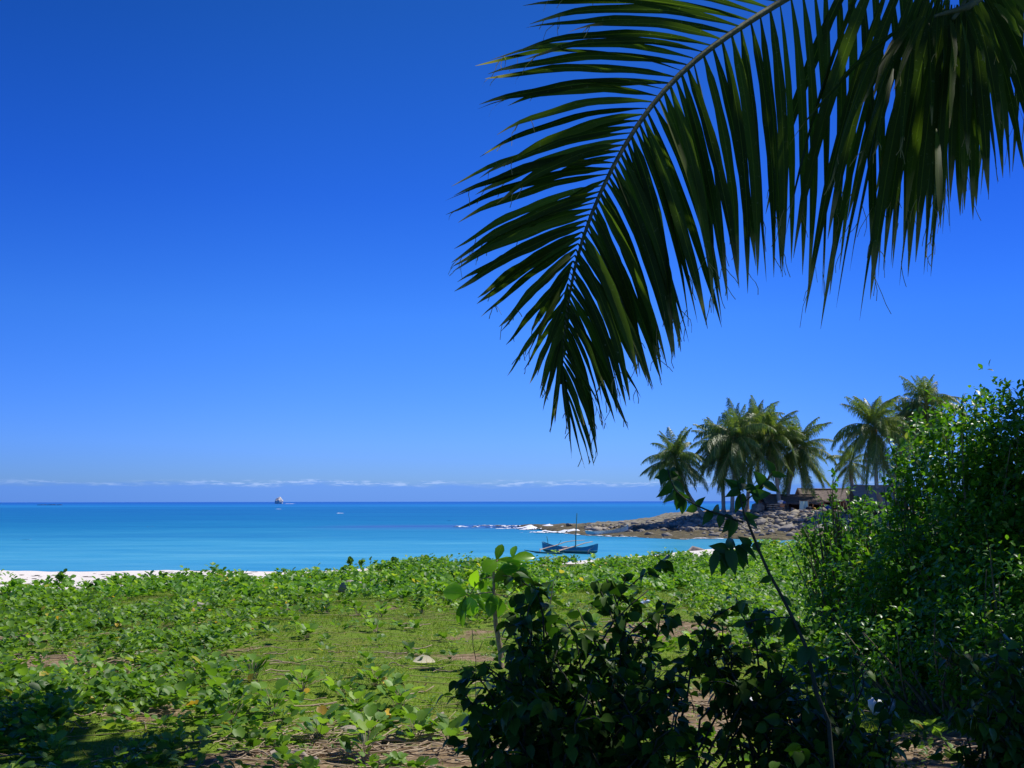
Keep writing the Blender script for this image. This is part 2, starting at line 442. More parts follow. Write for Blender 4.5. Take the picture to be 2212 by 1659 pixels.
sun = bpy.data.lights.new("sun", 'SUN'); sun.energy = 4.6; sun.angle = math.radians(.53); sun.color = (1.0, .955, .88)
so = bpy.data.objects.new("sun", sun); COL.objects.link(so)
so.rotation_euler = Vector(sdir).to_track_quat('Z', 'Y').to_euler(); so.location = (30, 15, 60)
scene.view_settings.view_transform = 'Standard'; scene.view_settings.look = 'None'
scene.view_settings.exposure = 0.0; scene.view_settings.gamma = 1.0
scene.cycles.max_bounces = 8; scene.cycles.transparent_max_bounces = 8
scene.cycles.sample_clamp_indirect = 4.0
scene.cycles.use_denoising = True

# ---------------------------------------------------------------- ground
CX = [-40, -15, -6, 0, 4, 8, 12, 20, 40, 90]; CY = [30, 29, 29, 31, 35, 38.5, 40, 42, 50, 80]
def crest(x): return np.interp(x, CX, CY)
BX = [-30, -10.6, -9, -6.8, -4.9, -4.2, -2.6, 4, 7.6, 9.5, 20]; BY = [20, 22.0, 24.0, 25.3, 26.4, 28.6, 31.3, 31.9, 33.2, 38.5, 44]
def bound(x): return np.interp(x, BX, BY)
def gh(x, y):
    x = np.asarray(x, float); y = np.asarray(y, float)
    b = 2.8 - .2 * smooth(14, 27, y) + .03 * np.maximum(0, np.minimum(x, 14) - 3) * smooth(8, 20, y)
    b = b + .03 * np.sin(x * .9 + y * .35) + .025 * np.sin(y * 1.3 - x * .4) * smooth(0, 4, y)
    t = y - crest(x)
    b = b + .04 * np.exp(-((t + 1.5) / 2.0) ** 2)
    fall = np.where(t > 0, -.02 * np.minimum(t, 1.5) ** 2 - .17 * np.maximum(t - .8, 0), 0)
    return np.maximum(b + fall, -3.0)

xs = np.concatenate([np.linspace(-160, -18, 30)[:-1], np.linspace(-18, 22, 201), np.linspace(22, 160, 30)[1:]])
ys = np.concatenate([np.linspace(-80, -2, 20)[:-1], np.linspace(-2, 46, 241), np.linspace(46, 130, 24)[1:]])
XX, YY = np.meshgrid(xs, ys); ZZ = gh(XX, YY)
nz = np.array([noise.noise((a * 2.1, b * 2.1, 3.0)) for a, b in zip(XX.ravel(), YY.ravel())]).reshape(XX.shape)
ZZ = ZZ + .018 * nz
idx = np.arange(XX.size).reshape(XX.shape)
Fq = np.stack([idx[:-1, :-1], idx[:-1, 1:], idx[1:, 1:], idx[1:, :-1]], -1).reshape(-1, 4)

def turf_mask(x, y):
    """how grassy the ground is"""
    P = np.stack([x, y, gh(x, y)], -1)
    yy = np.maximum(y, 2.0)
    k = np.ones_like(x) * .85
    def blob(cx, cy, rx, ry, v):
        nonlocal k
        d = ((x - cx) / rx) ** 2 + ((y - cy) / ry) ** 2
        k = k + (v - k) * np.clip(1.6 - 1.3 * d, 0, 1)
    for (px, py, wx, wy) in ((900, 1625, 1.1, .55), (650, 1640, .9, .4), (110, 1430, .5, .6), (240, 1445, .3, .35), (1450, 1360, 1.0, .9), (1560, 1545, .8, 1.0), (2030, 1620, .9, .7), (1700, 1390, .8, .7), (330, 1540, .4, .3), (30, 1370, .6, .9)  , (1350, 1385, .6, .35)):
        q = onground(px, py); blob(q[0], q[1], wx, wy, 0.0)
    nn = np.array([noise.fractal((a * .8 + 5, b * .8, 2.0), .8, 2.0, 3) for a, b in zip(x, y)])
    return k * np.clip(1.5 + 1.6 * nn, .2, 1.1)
tm = turf_mask(XX.ravel(), YY.ravel())
sd = smooth(-.8, .8, YY.ravel() - bound(XX.ravel()))
sd = np.maximum(sd, smooth(-40, -60, YY.ravel()))
me = mesh_from('ground', np.stack([XX, YY, ZZ], -1).reshape(-1, 3), [Fq], {'turf': tm, 'sand': sd}, True)
o = link('ground', me, MAT['ground']); tag(o, kind='structure')

# sea: fine near, coarse to the horizon
xs = np.array([-60000, -20000, -6000, -2000, -600, -200, 0, 200, 600, 2000, 6000, 20000, 60000.0])
ys = np.array([24, 60, 120, 200, 400, 800, 1600, 3200, 8000, 20000, 60000.0])
X2, Y2 = np.meshgrid(xs, ys)
idx = np.arange(X2.size).reshape(X2.shape)
Fq = np.stack([idx[:-1, :-1], idx[:-1, 1:], idx[1:, 1:], idx[1:, :-1]], -1).reshape(-1, 4)
me = mesh_from('sea', np.stack([X2, Y2, 0 * X2], -1).reshape(-1, 3), [Fq])
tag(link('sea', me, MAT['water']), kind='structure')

# ---------------------------------------------------------------- headland
NX = [-8, 0, 6.5, 12, 20, 33, 45, 60, 90, 130]; NYv = [190, 189, 148, 132, 124, 120.5, 115, 105, 88, 70]
FX = [-8, 0, 6.5, 20, 60, 130]; FYv = [191, 196, 190, 196, 200, 210]
HX = [-8, -3, 0, 6, 12, 20, 24, 29, 36, 60, 130]; HV = [-.4, .1, .4, .6, .7, 1.05, 1.5, 2.5, 2.9, 3.3, 4.0]
def hz(x, y):
    yn = np.interp(x, NX, NYv) + 1.6 * np.sin(x * .55) + .8 * np.sin(x * 1.7 + 1); yf = np.interp(x, FX, FYv); hm = np.interp(x, HX, HV)
    d = y - yn; f = yf - y
    k = .12 * smooth(-.5, 1.2, d) + .2 * smooth(1, 17, d) + .68 * smooth(17, 29, d)
    kf = smooth(0, 14, f)
    tipk = smooth(14, 3, x)
    k = k * (1 - tipk) + tipk * smooth(0, 9, d)
    return np.where((d > -.5), hm * k * kf, 0) - 1.2 * smooth(.5, -2.5, d) - 1.2 * smooth(.5, -2.5, f)
xs = np.concatenate([np.arange(-8, 52, .45), np.arange(52, 130, 2.5)]); ys = np.concatenate([np.arange(66, 116, 2.5), np.arange(116, 172, .45), np.arange(172, 212, 1.2)])
X3, Y3 = np.meshgrid(xs, ys); Z3 = hz(X3, Y3)
def fb(a, b, s, o_=0): return noise.fractal((a * s + o_, b * s, 1.7), .8, 2.0, 4)
nz = np.array([.22 * fb(a, b, .55) + .13 * noise.noise((a * 1.6, b * 1.6, 0)) for a, b in zip(X3.ravel(), Y3.ravel())]).reshape(X3.shape)
NZ3 = nz
Z3 = Z3 + nz * (.25 + smooth(.0, 1.2, Z3) * .9 - .55 * smooth(2.4, 2.9, Z3)) * np.where(Z3 < -.9, 0, 1)
idx = np.arange(X3.size).reshape(X3.shape)
Fq = np.stack([idx[:-1, :-1], idx[:-1, 1:], idx[1:, 1:], idx[1:, :-1]], -1).reshape(-1, 4)
me = mesh_from('headland', np.stack([X3, Y3, Z3], -1).reshape(-1, 3), [Fq], {'rnd': 0 * Z3.ravel()})
tag(link('headland', me, MAT['headland']), kind='structure')
def hsurf(x, y):
    i = min(max(np.searchsorted(xs, x) - 1, 0), len(xs) - 2); j = min(max(np.searchsorted(ys, y) - 1, 0), len(ys) - 2)
    u = (x - xs[i]) / (xs[i + 1] - xs[i]); v = (y - ys[j]) / (ys[j + 1] - ys[j])
    return float((Z3[j, i] * (1 - u) + Z3[j, i + 1] * u) * (1 - v) + (Z3[j + 1, i] * (1 - u) + Z3[j + 1, i + 1] * u) * v)

# rock templates
def ico(sub=2):
    import bmesh
    bm = bmesh.new(); bmesh.ops.create_icosphere(bm, subdivisions=sub, radius=1)
    V = np.array([v.co[:] for v in bm.verts]); Fc = np.array([[v.index for v in f.verts] for f in bm.faces]); bm.free()
    return V, Fc
ICO2 = ico(2); ICO1 = ico(1); ICO3 = ico(3); ICO4 = ico(4)
def rockify(V, seed, amp=.35, flat=.7):
    out_ = []
    for v in V:
        n = noise.fractal((v[0] * 1.1 + seed * 7.3, v[1] * 1.1 + 2, v[2] * 1.1), .9, 2.1, 4)
        c = noise.cell((v[0] * 1.6 + seed * 3.1, v[1] * 1.6, v[2] * 1.6))
        out_.append(v * (1 + amp * n + .12 * (c - .5)))
    out_ = np.array(out_); out_[:, 2] *= flat
    return out_

ROCKT = [rockify(ICO1[0], k, .5, .6) for k in range(12)]
G = Geo()
for i in range(2600):
    x = random.uniform(11, 56); yn = float(np.interp(x, NX, NYv))
    y = yn + random.gauss(26, 5.5) if random.random() < .85 else yn + random.uniform(1, 36)
    if y < yn + 2: continue
    if x < 24 and random.random() < .8: continue
    z = hsurf(x, y)
    if z < .05 or (z > 2.75 and random.random() < .7): continue
    s = min(.85, .14 + random.expovariate(5.5))
    M = np.array(Matrix.Rotation(random.uniform(0, 6.28), 3, 'Z') @ Matrix.Rotation(random.gauss(0, .35), 3, 'X'))
    T = ROCKT[i % 12] * np.array([s * random.uniform(.8, 1.5), s, s * random.uniform(.6, 1.1)])
    G.add(T @ M.T + [x, y, z + s * .15], ICO1[1], random.random() * (.9 if y > yn + 16 else .2))
tag(link('rock_rubble', G.mesh('rock_rubble'), MAT['rock']), 'broken pale limestone rubble spread along the slope of the point', 'rubble', kind='stuff')

BT = [mesh_from('boulder', rockify(ICO3[0], 30 + k, .45, .62), [ICO3[1]], {'rnd': np.full(len(ICO3[0]), .15 * k)}) for k in range(5)]
for b in BT: b.materials.append(MAT['boulder'])
bspots = [(1230, 1137, 1.0), (1330, 1139, .7), (1405, 1128, .9), (1448, 1122, .8), (1500, 1126, 1.0), (1560, 1130, .8), (1612, 1128, .9), (1645, 1133, 1.1), (1700, 1146, 1.5), (1668, 1150, .8), (1735, 1138, 1.0), (1755, 1125, .9), (1775, 1145, 1.2), (1590, 1143, .9), (1725, 1128, .9), (1540, 1118, .9)]
for k, (px, py, s) in enumerate(bspots):
    # walk out along the line of sight until it meets the point
    Y = 124.0
    for _ in range(400):
        p = at(px, py, Y)
        if hsurf(p[0], Y) >= p[2]: break
        Y += .25
    o = link('boulder', BT[k % 5]); o.location = (p[0], Y + .3, hsurf(p[0], Y + .3) + .12 * s)
    o.scale = (s * .55 * random.uniform(.9, 1.5), s * .55, s * .5 * random.uniform(.7, 1.2)); o.rotation_euler = (random.gauss(0, .2), random.gauss(0, .2), random.uniform(0, 6))
    tag(o, 'weathered limestone boulder among the rubble of the point', 'boulder', 'limestone boulders on the point')

def far_rock(name, px, py, Y, sc, mat, label, cat, seed, base_z=0.0, group=None, sub=ICO4, amp=.4, flat=.9):
    me = mesh_from(name, rockify(sub[0], seed, amp, flat), [sub[1]], {'rnd': np.zeros(len(sub[0]))}, False)
    o = link(name, me, mat); p = at(px, py, Y)
    o.location = (p[0], Y, base_z); o.scale = sc
    tag(o, label, cat, group); return o
far_rock('rock_islet', 602, 1084, 2500, (10.5, 9, 13.0), MAT['islet'], 'small white limestone islet standing in the sea on the horizon', 'islet', 3, 3.0, amp=.3, flat=.95)
G = Geo()
for i in range(14):
    px = random.uniform(84, 138); p = at(px, 1088, 1650)
    s = random.uniform(2, 6)
    G.add(ROCKT[i % 12] * [s * 1.6, s, random.uniform(1.2, 2.2)] + [p[0], 1650 + random.uniform(-8, 8), .1], ICO1[1], 0)
tag(link('reef', G.mesh('reef'), MAT['dark_reef']), 'thin dark reef breaking the sea surface far out at left', 'reef')

# surf, whitecaps
G = Geo()
def foam_patch(G, cx, cy, lx, ly, ang, dens, hgt, cell=.5, seed=0):
    nx = max(2, int(lx / cell)); ny = max(2, int(ly / cell))
    gx = np.linspace(-lx / 2, lx / 2, nx + 1); gy = np.linspace(-ly / 2, ly / 2, ny + 1)
    A_, B_ = np.meshgrid(gx, gy); c, s_ = math.cos(ang), math.sin(ang)
    PX = cx + A_ * c - B_ * s_; PY = cy + A_ * s_ + B_ * c
    nn = np.array([noise.fractal((a * .45 + seed, b * .45, seed), .8, 2, 4) for a, b in zip(PX.ravel(), PY.ravel())]).reshape(PX.shape)
    edge = 1 - (A_ / (lx / 2)) ** 2 * .9 - (B_ / (ly / 2)) ** 2 * .9
    PZ = .06 + hgt * np.maximum(0, nn + .35) * np.clip(edge, 0, 1)
    idx_ = np.arange(PX.size).reshape(PX.shape)
    val = (nn + .8 * edge)[:-1, :-1]
    q = np.stack([idx_[:-1, :-1], idx_[:-1, 1:], idx_[1:, 1:], idx_[1:, :-1]], -1)[val > dens]
    if len(q): G.add(np.stack([PX, PY, PZ], -1).reshape(-1, 3), q.reshape(-1, 4), 0)
for (px, py, Y, lx, ly, d, h, ang) in (
    (1178, 1138, 168, 9.5, 12, .35, .8, .1), (1150, 1142, 172, 13, 4, .45, .3, .25), (1215, 1146, 148, 12, 6, .4, .6, -.5), (1195, 1149, 147, 10, 3, .5, .2, -.3),
    (1120, 1137, 185, 12, 3, .55, .3, .1), (1005, 1138, 182, 6, 2.2, .3, .35, 0), (1060, 1135, 190, 7, 1.2, .45, .2, 0), (1095, 1140, 177, 14, 1.5, .55, .2, 0),
    (320, 1136, 187, 1.8, .5, .2, .1, 0), (735, 1106, 400, 3, 1.2, .1, .15, 0), (602, 1098, 640, 4, 1.5, .1, .2, 0), (53, 1162, 124, 1.6, .35, .3, .08, 0), (975, 1124, 240, 2.2, .5, .3, .12, 0)):
    p = at(px, py, Y); foam_patch(G, p[0], Y, lx, ly, ang, d, h, .3 if lx < 8 else .4, seed=px * .01)
# foam line along the near edge of the point
for x in np.arange(5, 27, 1.3):
    yn = float(np.interp(x, NX, NYv)) + 1.6 * math.sin(x * .55) + .8 * math.sin(x * 1.7 + 1)
    sl = (float(np.interp(x + 1, NX, NYv)) - float(np.interp(x - 1, NX, NYv))) / 2
    foam_patch(G, x, yn - .3, 2.6, 1.0, math.atan(sl), .45, .12, .2, x)
p = at(620, 1087, 2400); foam_patch(G, p[0] - 2, 2440, 26, 30, 0, -.2, 1.0, 2.5, 5)
tag(link('sea_foam', G.mesh('sea_foam')), 'white surf breaking over the tip of the rocky point', 'foam', kind='stuff').data.materials.append(MAT['foam'])

# ---------------------------------------------------------------- palms on the point
def frond_geo(L, elev, sag, n, ll, lw, seed, hang=.6, twist=0.0):
    r = random.Random(seed); g_ = Geo()
    m_ = 14; P = [np.zeros(3)]; a = elev
    for i in range(m_):
        tt = (i + .5) / m_
        ang = elev - sag * tt ** 1.3
        P.append(P[-1] + L / m_ * np.array([math.cos(ang), twist * tt * .5, math.sin(ang)]))
    P = np.array(P); tang = norm(np.gradient(P, axis=0))
    st = Geo(); st.tube(P, np.linspace(.05, .012, m_ + 1), 4, .9)
    V = []; Fq = []; A = []; LU = []; LV = []; c = 0
    for i in range(n):
        s = .12 + .88 * (i + .5) / n; f = s * m_; k = min(int(f), m_ - 1); b = P[k] + (P[k + 1] - P[k]) * (f - k); T = norm(tang[k])
        for sg in (-1, 1):
            l = ll * (math.sin(PI * min(1, s * .86 + .14)) ** .6) * r.uniform(.6, 1.2) if s < .97 else ll * .35
            side = norm(np.cross(T, [0, 0, 1])) * sg
            d1 = norm(side * .95 + T * (.45 + .5 * s) + np.array([0, 0, -.15 - hang * .5 * r.random()]))
            d2 = norm(side * .45 + T * .45 + np.array([0, 0, -hang * r.uniform(.9, 1.5)]))
            p1 = b + d1 * l * .5; p2 = p1 + d2 * l * .5
            wv = norm(np.cross(d1, np.cross(T, d1) + r.uniform(-.5, .5) * T)) * lw * .5
            wv = norm(T + .3 * np.array([0, 0, 1]) * r.uniform(-1, 1)) * lw * .5
            V += [b - wv * .5, b + wv * .5, p1 + wv, p1 - wv, p2 + wv * .15, p2 - wv * .15]
            Fq += [[c, c + 1, c + 2, c + 3], [c + 3, c + 2, c + 4, c + 5]]; c += 6
            A += [min(.98, max(0, r.gauss(.42, .22)))] * 6; LU += [0] * 6; LV += [0, 0, .5, .5, .9, .9]
    return st, np.array(V), np.array(Fq), A, LU, LV

def frond_mesh(name, mats, *a, **k):
    st, V, Fq, A, LU, LV = frond_geo(*a, **k)
    SV = np.concatenate(st.V); n0 = len(V)
    F4 = np.concatenate([Fq] + [f + n0 for f in st.F4]); 
    me = mesh_from(name, np.concatenate([V, SV]), [F4], {'rnd': np.concatenate([A, np.full(len(SV), .9)]), 'lu': np.concatenate([LU, np.zeros(len(SV))]), 'lv': np.concatenate([LV, np.zeros(len(SV))])})
    for m_ in mats: me.materials.append(m_)
    mi = np.zeros(len(me.polygons), np.int32); mi[len(Fq):] = 1
    me.polygons.foreach_set('material_index', mi)
    return me

elevs = [82, 66, 50, 34, 16, -2, -22, -44, -66]
FV = []
for i, e_ in enumerate(elevs):
    FV.append([frond_mesh('frond', (MAT['palm_far'], MAT['rachis_far']), 5.0 * (.85 if i < 2 else 1) , math.radians(e_ + (0, 7, -6)[j]), math.radians([34, 55, 72, 84, 84, 74, 58, 40, 20][i] * (1, .75, 1.22)[j]), 92, (1.35 if i else 1.05) * (1, .9, 1.1)[j], .06, i * 5 + j, hang=(.8, 1.15, 1.5)[j] + .12 * i, twist=(-.3, .35, .9)[j]) for j in range(3)])
DEAD = frond_mesh('dead_frond', (MAT['palm_dead'], MAT['palm_dead']), 4.2, math.radians(-72), math.radians(14), 34, .8, .07, 99, hang=1.2)
COCO = mesh_from('coconut', ICO2[0] * [.13, .13, .17], [ICO2[1]], None, True); COCO.materials.append(MAT['coconut'])

def far_palm(base, crown, sc, seed, label, bend=.6, nf=52, trunk_r=.26, group='coconut palms on the rocky point'):
    r = random.Random(seed)
    t = empty('palm_tree', tuple(base)); tag(t, label, 'palm tree', group)
    base = np.array(base, float); crown = np.array(crown, float)
    mid = (base + crown) / 2; mid[0] += bend * (base[0] - crown[0]) * .35; mid[2] += .3 * abs(base[0] - crown[0])* (-.2)
    P = bez(base + [0, 0, -.3], mid, crown, 16)
    rad = trunk_r * (1.25 - .5 * np.linspace(0, 1, 16)); rad[0] *= 1.7; rad[1] *= 1.25
    rad = rad * (1 + .05 * np.sin(np.arange(16) * 2.4))
    g_ = Geo(); g_.tube(P, rad, 9)
    child('trunk', g_.mesh('trunk', True), MAT['palm_trunk'], t)
    az0 = r.uniform(0, 6)
    for k in range(nf):
        q = (k + .5) / nf
        lev = min(8, int(q ** 0.85 * 9)); me = FV[lev][r.randrange(3)]
        o = link('frond', me); o.parent = t
        o.location = tuple(crown - base + np.array([0, 0, .25 - .5 * q])); s = sc * r.uniform(.92, 1.25) * (1.22 if lev >= 6 else 1.08)
        o.rotation_euler = (r.gauss(0, .2), r.gauss(0, .14), az0 + k * 2.39996 + r.gauss(0, .3)); o.scale = (s, s, s)
    for k in range(3):
        o = link('dead_frond', DEAD); o.parent = t; o.location = tuple(crown - base + np.array([0, 0, -.4])); s = sc * r.uniform(.8, 1.25)
        o.rotation_euler = (r.gauss(0, .1), r.gauss(0, .1), r.uniform(0, 6.28)); o.scale = (s, s, s)
    for k in range(6):
        o = link('coconut', COCO); o.parent = t; a = r.uniform(0, 6.28)
        o.location = tuple(crown - base + np.array([.3 * math.cos(a), .3 * math.sin(a), -.45 - r.uniform(0, .25)])); o.scale = (sc * 1.2,) * 3
    return t

def palm_at(bpx, cpx, cpy, Y, bz, sc, seed, label, **k):
    c = at(cpx, cpy, Y); b = at(bpx, 1100, Y); bz_ = hsurf(b[0], Y) if bz is None else bz
    return far_palm((b[0], Y, bz_ - .05), c, sc, seed, label, **k)
palm_at(1524, 1459, 992, 150, None, .95, 1, 'leftmost palm of the point, its curved trunk leaning out to the left', bend=-1.0)
palm_at(1563, 1560, 965, 153, None, .95, 2, 'bushy palm with straight trunk, left of the two close trunks', bend=.2)
palm_at(1581, 1590, 948, 150, None, 1.12, 3, 'tall full palm on the right one of the two close trunks')
palm_at(1612, 1634, 918, 158, None, .85, 4, 'palm whose crown tops the cluster from behind', bend=.3)
palm_at(1686, 1664, 945, 151, None, .95, 5, 'palm with a pale grey trunk in front of the low thatched hut', bend=.4)
palm_at(1697, 1722, 970, 154, None, 1.08, 6, 'full drooping palm just left of the open gap of sky')
palm_at(1896, 1888, 925, 140, None, 1.12, 7, 'palm behind the grey thatched hut, fronds swept to the left')
palm_at(1912, 1962, 920, 146, None, .8, 8, 'small crowned palm between two taller ones above the bush', bend=.2)
palm_at(1925, 2000, 875, 142, None, .98, 9, 'highest palm of the point, rising behind the green bush', bend=.2)
palm_at(1845, 1836, 1000, 150, None, .68, 10, 'short low palm above the right end of the long thatched roof', nf=24)

# ---------------------------------------------------------------- huts and yard
def hut(px0, px1, Y, zg, eave, ridge, depth, mroof, label, front_open=True, yaw=0.0, wallmat='hutwall', sag=.12):
    p0 = at(px0, 1090, Y); p1 = at(px1, 1090, Y); cx = (p0[0] + p1[0]) / 2; Lh = abs(p1[0] - p0[0])
    t = empty('thatched_hut', (cx, Y + depth / 2, zg), yaw); tag(t, label, 'hut')
    # roof: two thick slopes with a ragged lower edge
    nx, ny = 26, 7; g_ = Geo(); r = random.Random(int(px0))
    for sd_ in (-1, 1):
        Vt = []; Vb = []
        for i in range(nx + 1):
            for j in range(ny + 1):
                u = i / nx; v = j / ny
                x = (u - .5) * (Lh + .5); yy = sd_ * v * (depth / 2 + .5)
                z = ridge + (eave - ridge) * v * 1.08 - sag * math.sin(PI * u) + r.uniform(-.035, .035) + (.05 * math.sin(9 * u + px0) )
                if j == ny: z -= r.uniform(0, .14); yy += sd_ * r.uniform(-.03, .1)
                Vt.append([x, yy, z]); Vb.append([x, yy, z - .16])
        n0 = len(Vt); ii = np.arange(n0).reshape(nx + 1, ny + 1)
        q = np.stack([ii[:-1, :-1], ii[1:, :-1], ii[1:, 1:], ii[:-1, 1:]], -1).reshape(-1, 4)
        rim = []
        for i in range(nx): rim.append([ii[i, ny], ii[i + 1, ny], ii[i + 1, ny] + n0, ii[i, ny] + n0])
        for j in range(ny):
            rim.append([ii[0, j], ii[0, j + 1], ii[0, j + 1] + n0, ii[0, j] + n0]); rim.append([ii[nx, j], ii[nx, j + 1], ii[nx, j + 1] + n0, ii[nx, j] + n0])
        g_.add(Vt + Vb, np.concatenate([q, q[:, ::-1] + n0, np.array(rim)]), 0)
    g_.tube([[-Lh / 2 - .2, 0, ridge + .02 ], [0, 0, ridge + .04 - sag], [Lh / 2 + .2, 0, ridge + .02]], .12, 7)
    o = link('roof', g_.mesh('roof'), MAT[mroof]); o.parent = t
    g_ = Geo(); g_.box((0, depth / 2 - .1, eave / 2), (Lh, .08, eave)); g_.box((-Lh / 2 + .04, .1, eave / 2), (.08, depth - .4, eave)); g_.box((Lh / 2 - .04, .1, eave / 2), (.08, depth - .4, eave))
    if not front_open: g_.box((-Lh * .28, -depth / 2 + .1, eave / 2), (Lh * .44 - .1, .08, eave)); g_.box((Lh * .3, -depth / 2 + .1, eave / 2), (Lh * .38, .08, eave))
    o = link('wall', g_.mesh('wall'), MAT[wallmat]); o.parent = t
    n_ = 6 if front_open else 2
    for k in range(n_):
        g_ = Geo(); x = (k / (n_ - 1) - .5) * (Lh - .2); g_.tube([[x, -depth / 2 + .02, -.1], [x + .05, -depth / 2 + .03, eave * .5], [x, -depth / 2 + .02, eave + .02]], .06, 6)
        o = link('post', g_.mesh('post'), MAT['post']); o.parent = t
    return t
hut(1655, 1775, 152, 2.75, 1.75, 2.85, 4.0, 'thatch', 'long low brown thatched shelter behind the pale trunked palm')
hut(1735, 1850, 158, 2.8, 2.1, 3.75, 4.5, 'thatch', 'brown thatched hut whose roof shows above the long shelter', False)
hut(1853, 1950, 138, 2.75, 1.7, 4.0, 4.0, 'thatch_grey', 'grey thatched hut with a dark doorway beside the green bush', False)

def place(px, Y): 
    p = at(px, 1100, Y); return np.array([p[0], Y, hsurf(p[0], Y)])
# large dark boulder
p = place(1636, 149); me = mesh_from('boulder', rockify(ICO3[0], 77, .22, .9), [ICO3[1]], {'rnd': np.zeros(len(ICO3[0]))})
o = link('boulder', me, MAT['boulder']); o.location = (p[0], p[1], p[2] + .65); o.scale = (1.05, .9, 1.0); tag(o, 'big rounded grey boulder left of the long thatched shelter', 'boulder')
# dry stone wall
t = Geo(); r = random.Random(5)
p0 = place(1660, 148.5); p1 = place(1692, 148.5)
for k in range(90):
    u = r.random(); lv = r.randint(0, 4); q = p0 + (p1 - p0) * u; s = r.uniform(.16, .3)
    t.add(ROCKT[k % 12] * [s * 1.5, s, s * .7] + q + [0, r.uniform(-.25, .25), .1 + lv * .26], ICO1[1], .8)
tag(link('stone_wall', t.mesh('stone_wall'), MAT['rock']), 'low wall of piled pale stones beside the big grey boulder', 'stone wall')
def blobthing(name, px, Y, dz, sc, mat, label, cat, seed, amp=.2):
    p = place(px, Y); me = mesh_from(name, rockify(ICO3[0], seed, amp, 1.0), [ICO3[1]], {'rnd': np.zeros(len(ICO3[0]))}, True)
    o = link(name, me, mat); o.location = (p[0], p[1], p[2] + dz); o.scale = sc; tag(o, label, cat); return o
MAT['whitecloth'] = simple_mat('white_cloth', (.62, .66, .72), (.8, .82, .84), 3)
MAT['bluecloth'] = simple_mat('blue_cloth', (.03, .08, .3), (.06, .14, .42), 3)
MAT['orange'] = simple_mat('orange_sacking', (.5, .22, .1), (.62, .32, .16), 5)
MAT['amber'] = simple_mat('amber_sacking', (.4, .2, .02), (.58, .34, .05), 5)
MAT['darkcloth'] = simple_mat('dark_cloth', (.02, .022, .03), (.06, .055, .06), 4)
MAT['red'] = simple_mat('red_plastic', (.55, .04, .02), (.7, .08, .04), 3, rough=.4)
MAT['palegreen'] = simple_mat('pale_green_cloth', (.5, .7, .55), (.66, .84, .68), 2)
MAT['palewood'] = simple_mat('pale_wood', (.4, .3, .22), (.6, .48, .36), 6)
p = place(1688, 148.4)
t = empty('cloth_bundle', tuple(p)); tag(t, 'white and blue bundle piled on orange sacking by the wall', 'bundle')
for nm, mt, dx, dz, sc, sdv in (('sacking', 'orange', .1, .95, (.42, .4, .35), 4), ('white_cloth', 'whitecloth', -.1, 1.5, (.45, .4, .28), 5), ('blue_cloth', 'bluecloth', .4, 1.42, (.3, .35, .2), 6)):
    me = mesh_from(nm, rockify(ICO3[0], sdv, .2, 1.0) * sc + [dx, 0, dz], [ICO3[1]], None, True); o = link(nm, me, MAT[mt]); o.parent = t
# hanging pale green cloth on a line between two poles
p = place(1737, 146.5); t = empty('hanging_cloth', tuple(p)); tag(t, 'pale green cloth hung to dry in front of the shelter', 'cloth')
nx, ny = 12, 10; V = []
for i in range(nx + 1):
    for j in range(ny + 1):
        u = i / nx; v = j / ny
        V.append([-.55 + 1.1 * u - .18 * (1 - v) * (1 - u) - .06 * (1 - v), .08 * math.sin(u * 9 + v * 2) - .25 * (1 - v), .25 + 1.35 * v - .05 * math.sin(PI * u)])
ii = np.arange((nx + 1) * (ny + 1)).reshape(nx + 1, ny + 1)
q = np.stack([ii[:-1, :-1], ii[1:, :-1], ii[1:, 1:], ii[:-1, 1:]], -1).reshape(-1, 4)
V = np.array(V); V2 = V + [0, .012, 0]
o = link('cloth_sheet', mesh_from('cloth_sheet', np.concatenate([V, V2]), [np.concatenate([q, q[:, ::-1] + len(V)])], None, True), MAT['palegreen']); o.parent = t
for sx_ in (-.62, .62):
    g_ = Geo(); g_.tube([[sx_, .03, -.1], [sx_, .03, 1.7]], .035, 6); o = link('pole', g_.mesh('pole'), MAT['post']); o.parent = t
g_ = Geo(); g_.tube([[-.62, .03, 1.62], [.62, .03, 1.62]], .012, 5); o = link('line', g_.mesh('line'), MAT['post']); o.parent = t
# dark bundle, amber sack, drum with red lid, blue tarp, stump, log
blobthing('sack', 1748, 145.8, .35, (.55, .4, .45), MAT['darkcloth'], 'dark heaped sack at the foot of the green cloth', 'sack', 12)
blobthing('sack', 1760, 145.2, .32, (.26, .25, .42), MAT['amber'], 'small amber yellow sack standing in front of the huts', 'sack', 13)
p = place(1775, 146.5); t = empty('drum', tuple(p)); tag(t, 'dark drum with a red lid in front of the huts', 'drum')
g_ = Geo(); g_.tube([[0, 0, 0], [0, 0, .02], [0, 0, .32], [0, 0, .34], [0, 0, .36], [0, 0, .7], [0, 0, .9]], [.3, .31, .31, .33, .31, .31, .3], 20); o = link('body', g_.mesh('body', True), MAT['darkcloth']); o.parent = t
g_ = Geo(); g_.tube([[0, 0, .9], [0, 0, .93], [0, 0, 1.0], [0, 0, 1.02]], [.33, .34, .33, .2], 20); o = link('lid', g_.mesh('lid', True), MAT['red']); o.parent = t
blobthing('tarp', 1788, 146.8, .45, (.5, .4, .6), MAT['bluecloth'], 'crumpled dark blue tarp right of the red lidded drum', 'tarp', 15)
p = place(1712, 149); g_ = Geo(); g_.tube(np.array([[0, 0, -.1], [0, 0, .2], [.02, 0, .6], [.03, 0, .62]]) + p, [.32, .28, .26, .2], 12)
tag(link('tree_stump', g_.mesh('tree_stump'), MAT['palewood']), 'short pale sawn tree stump beside the shelter post', 'stump')
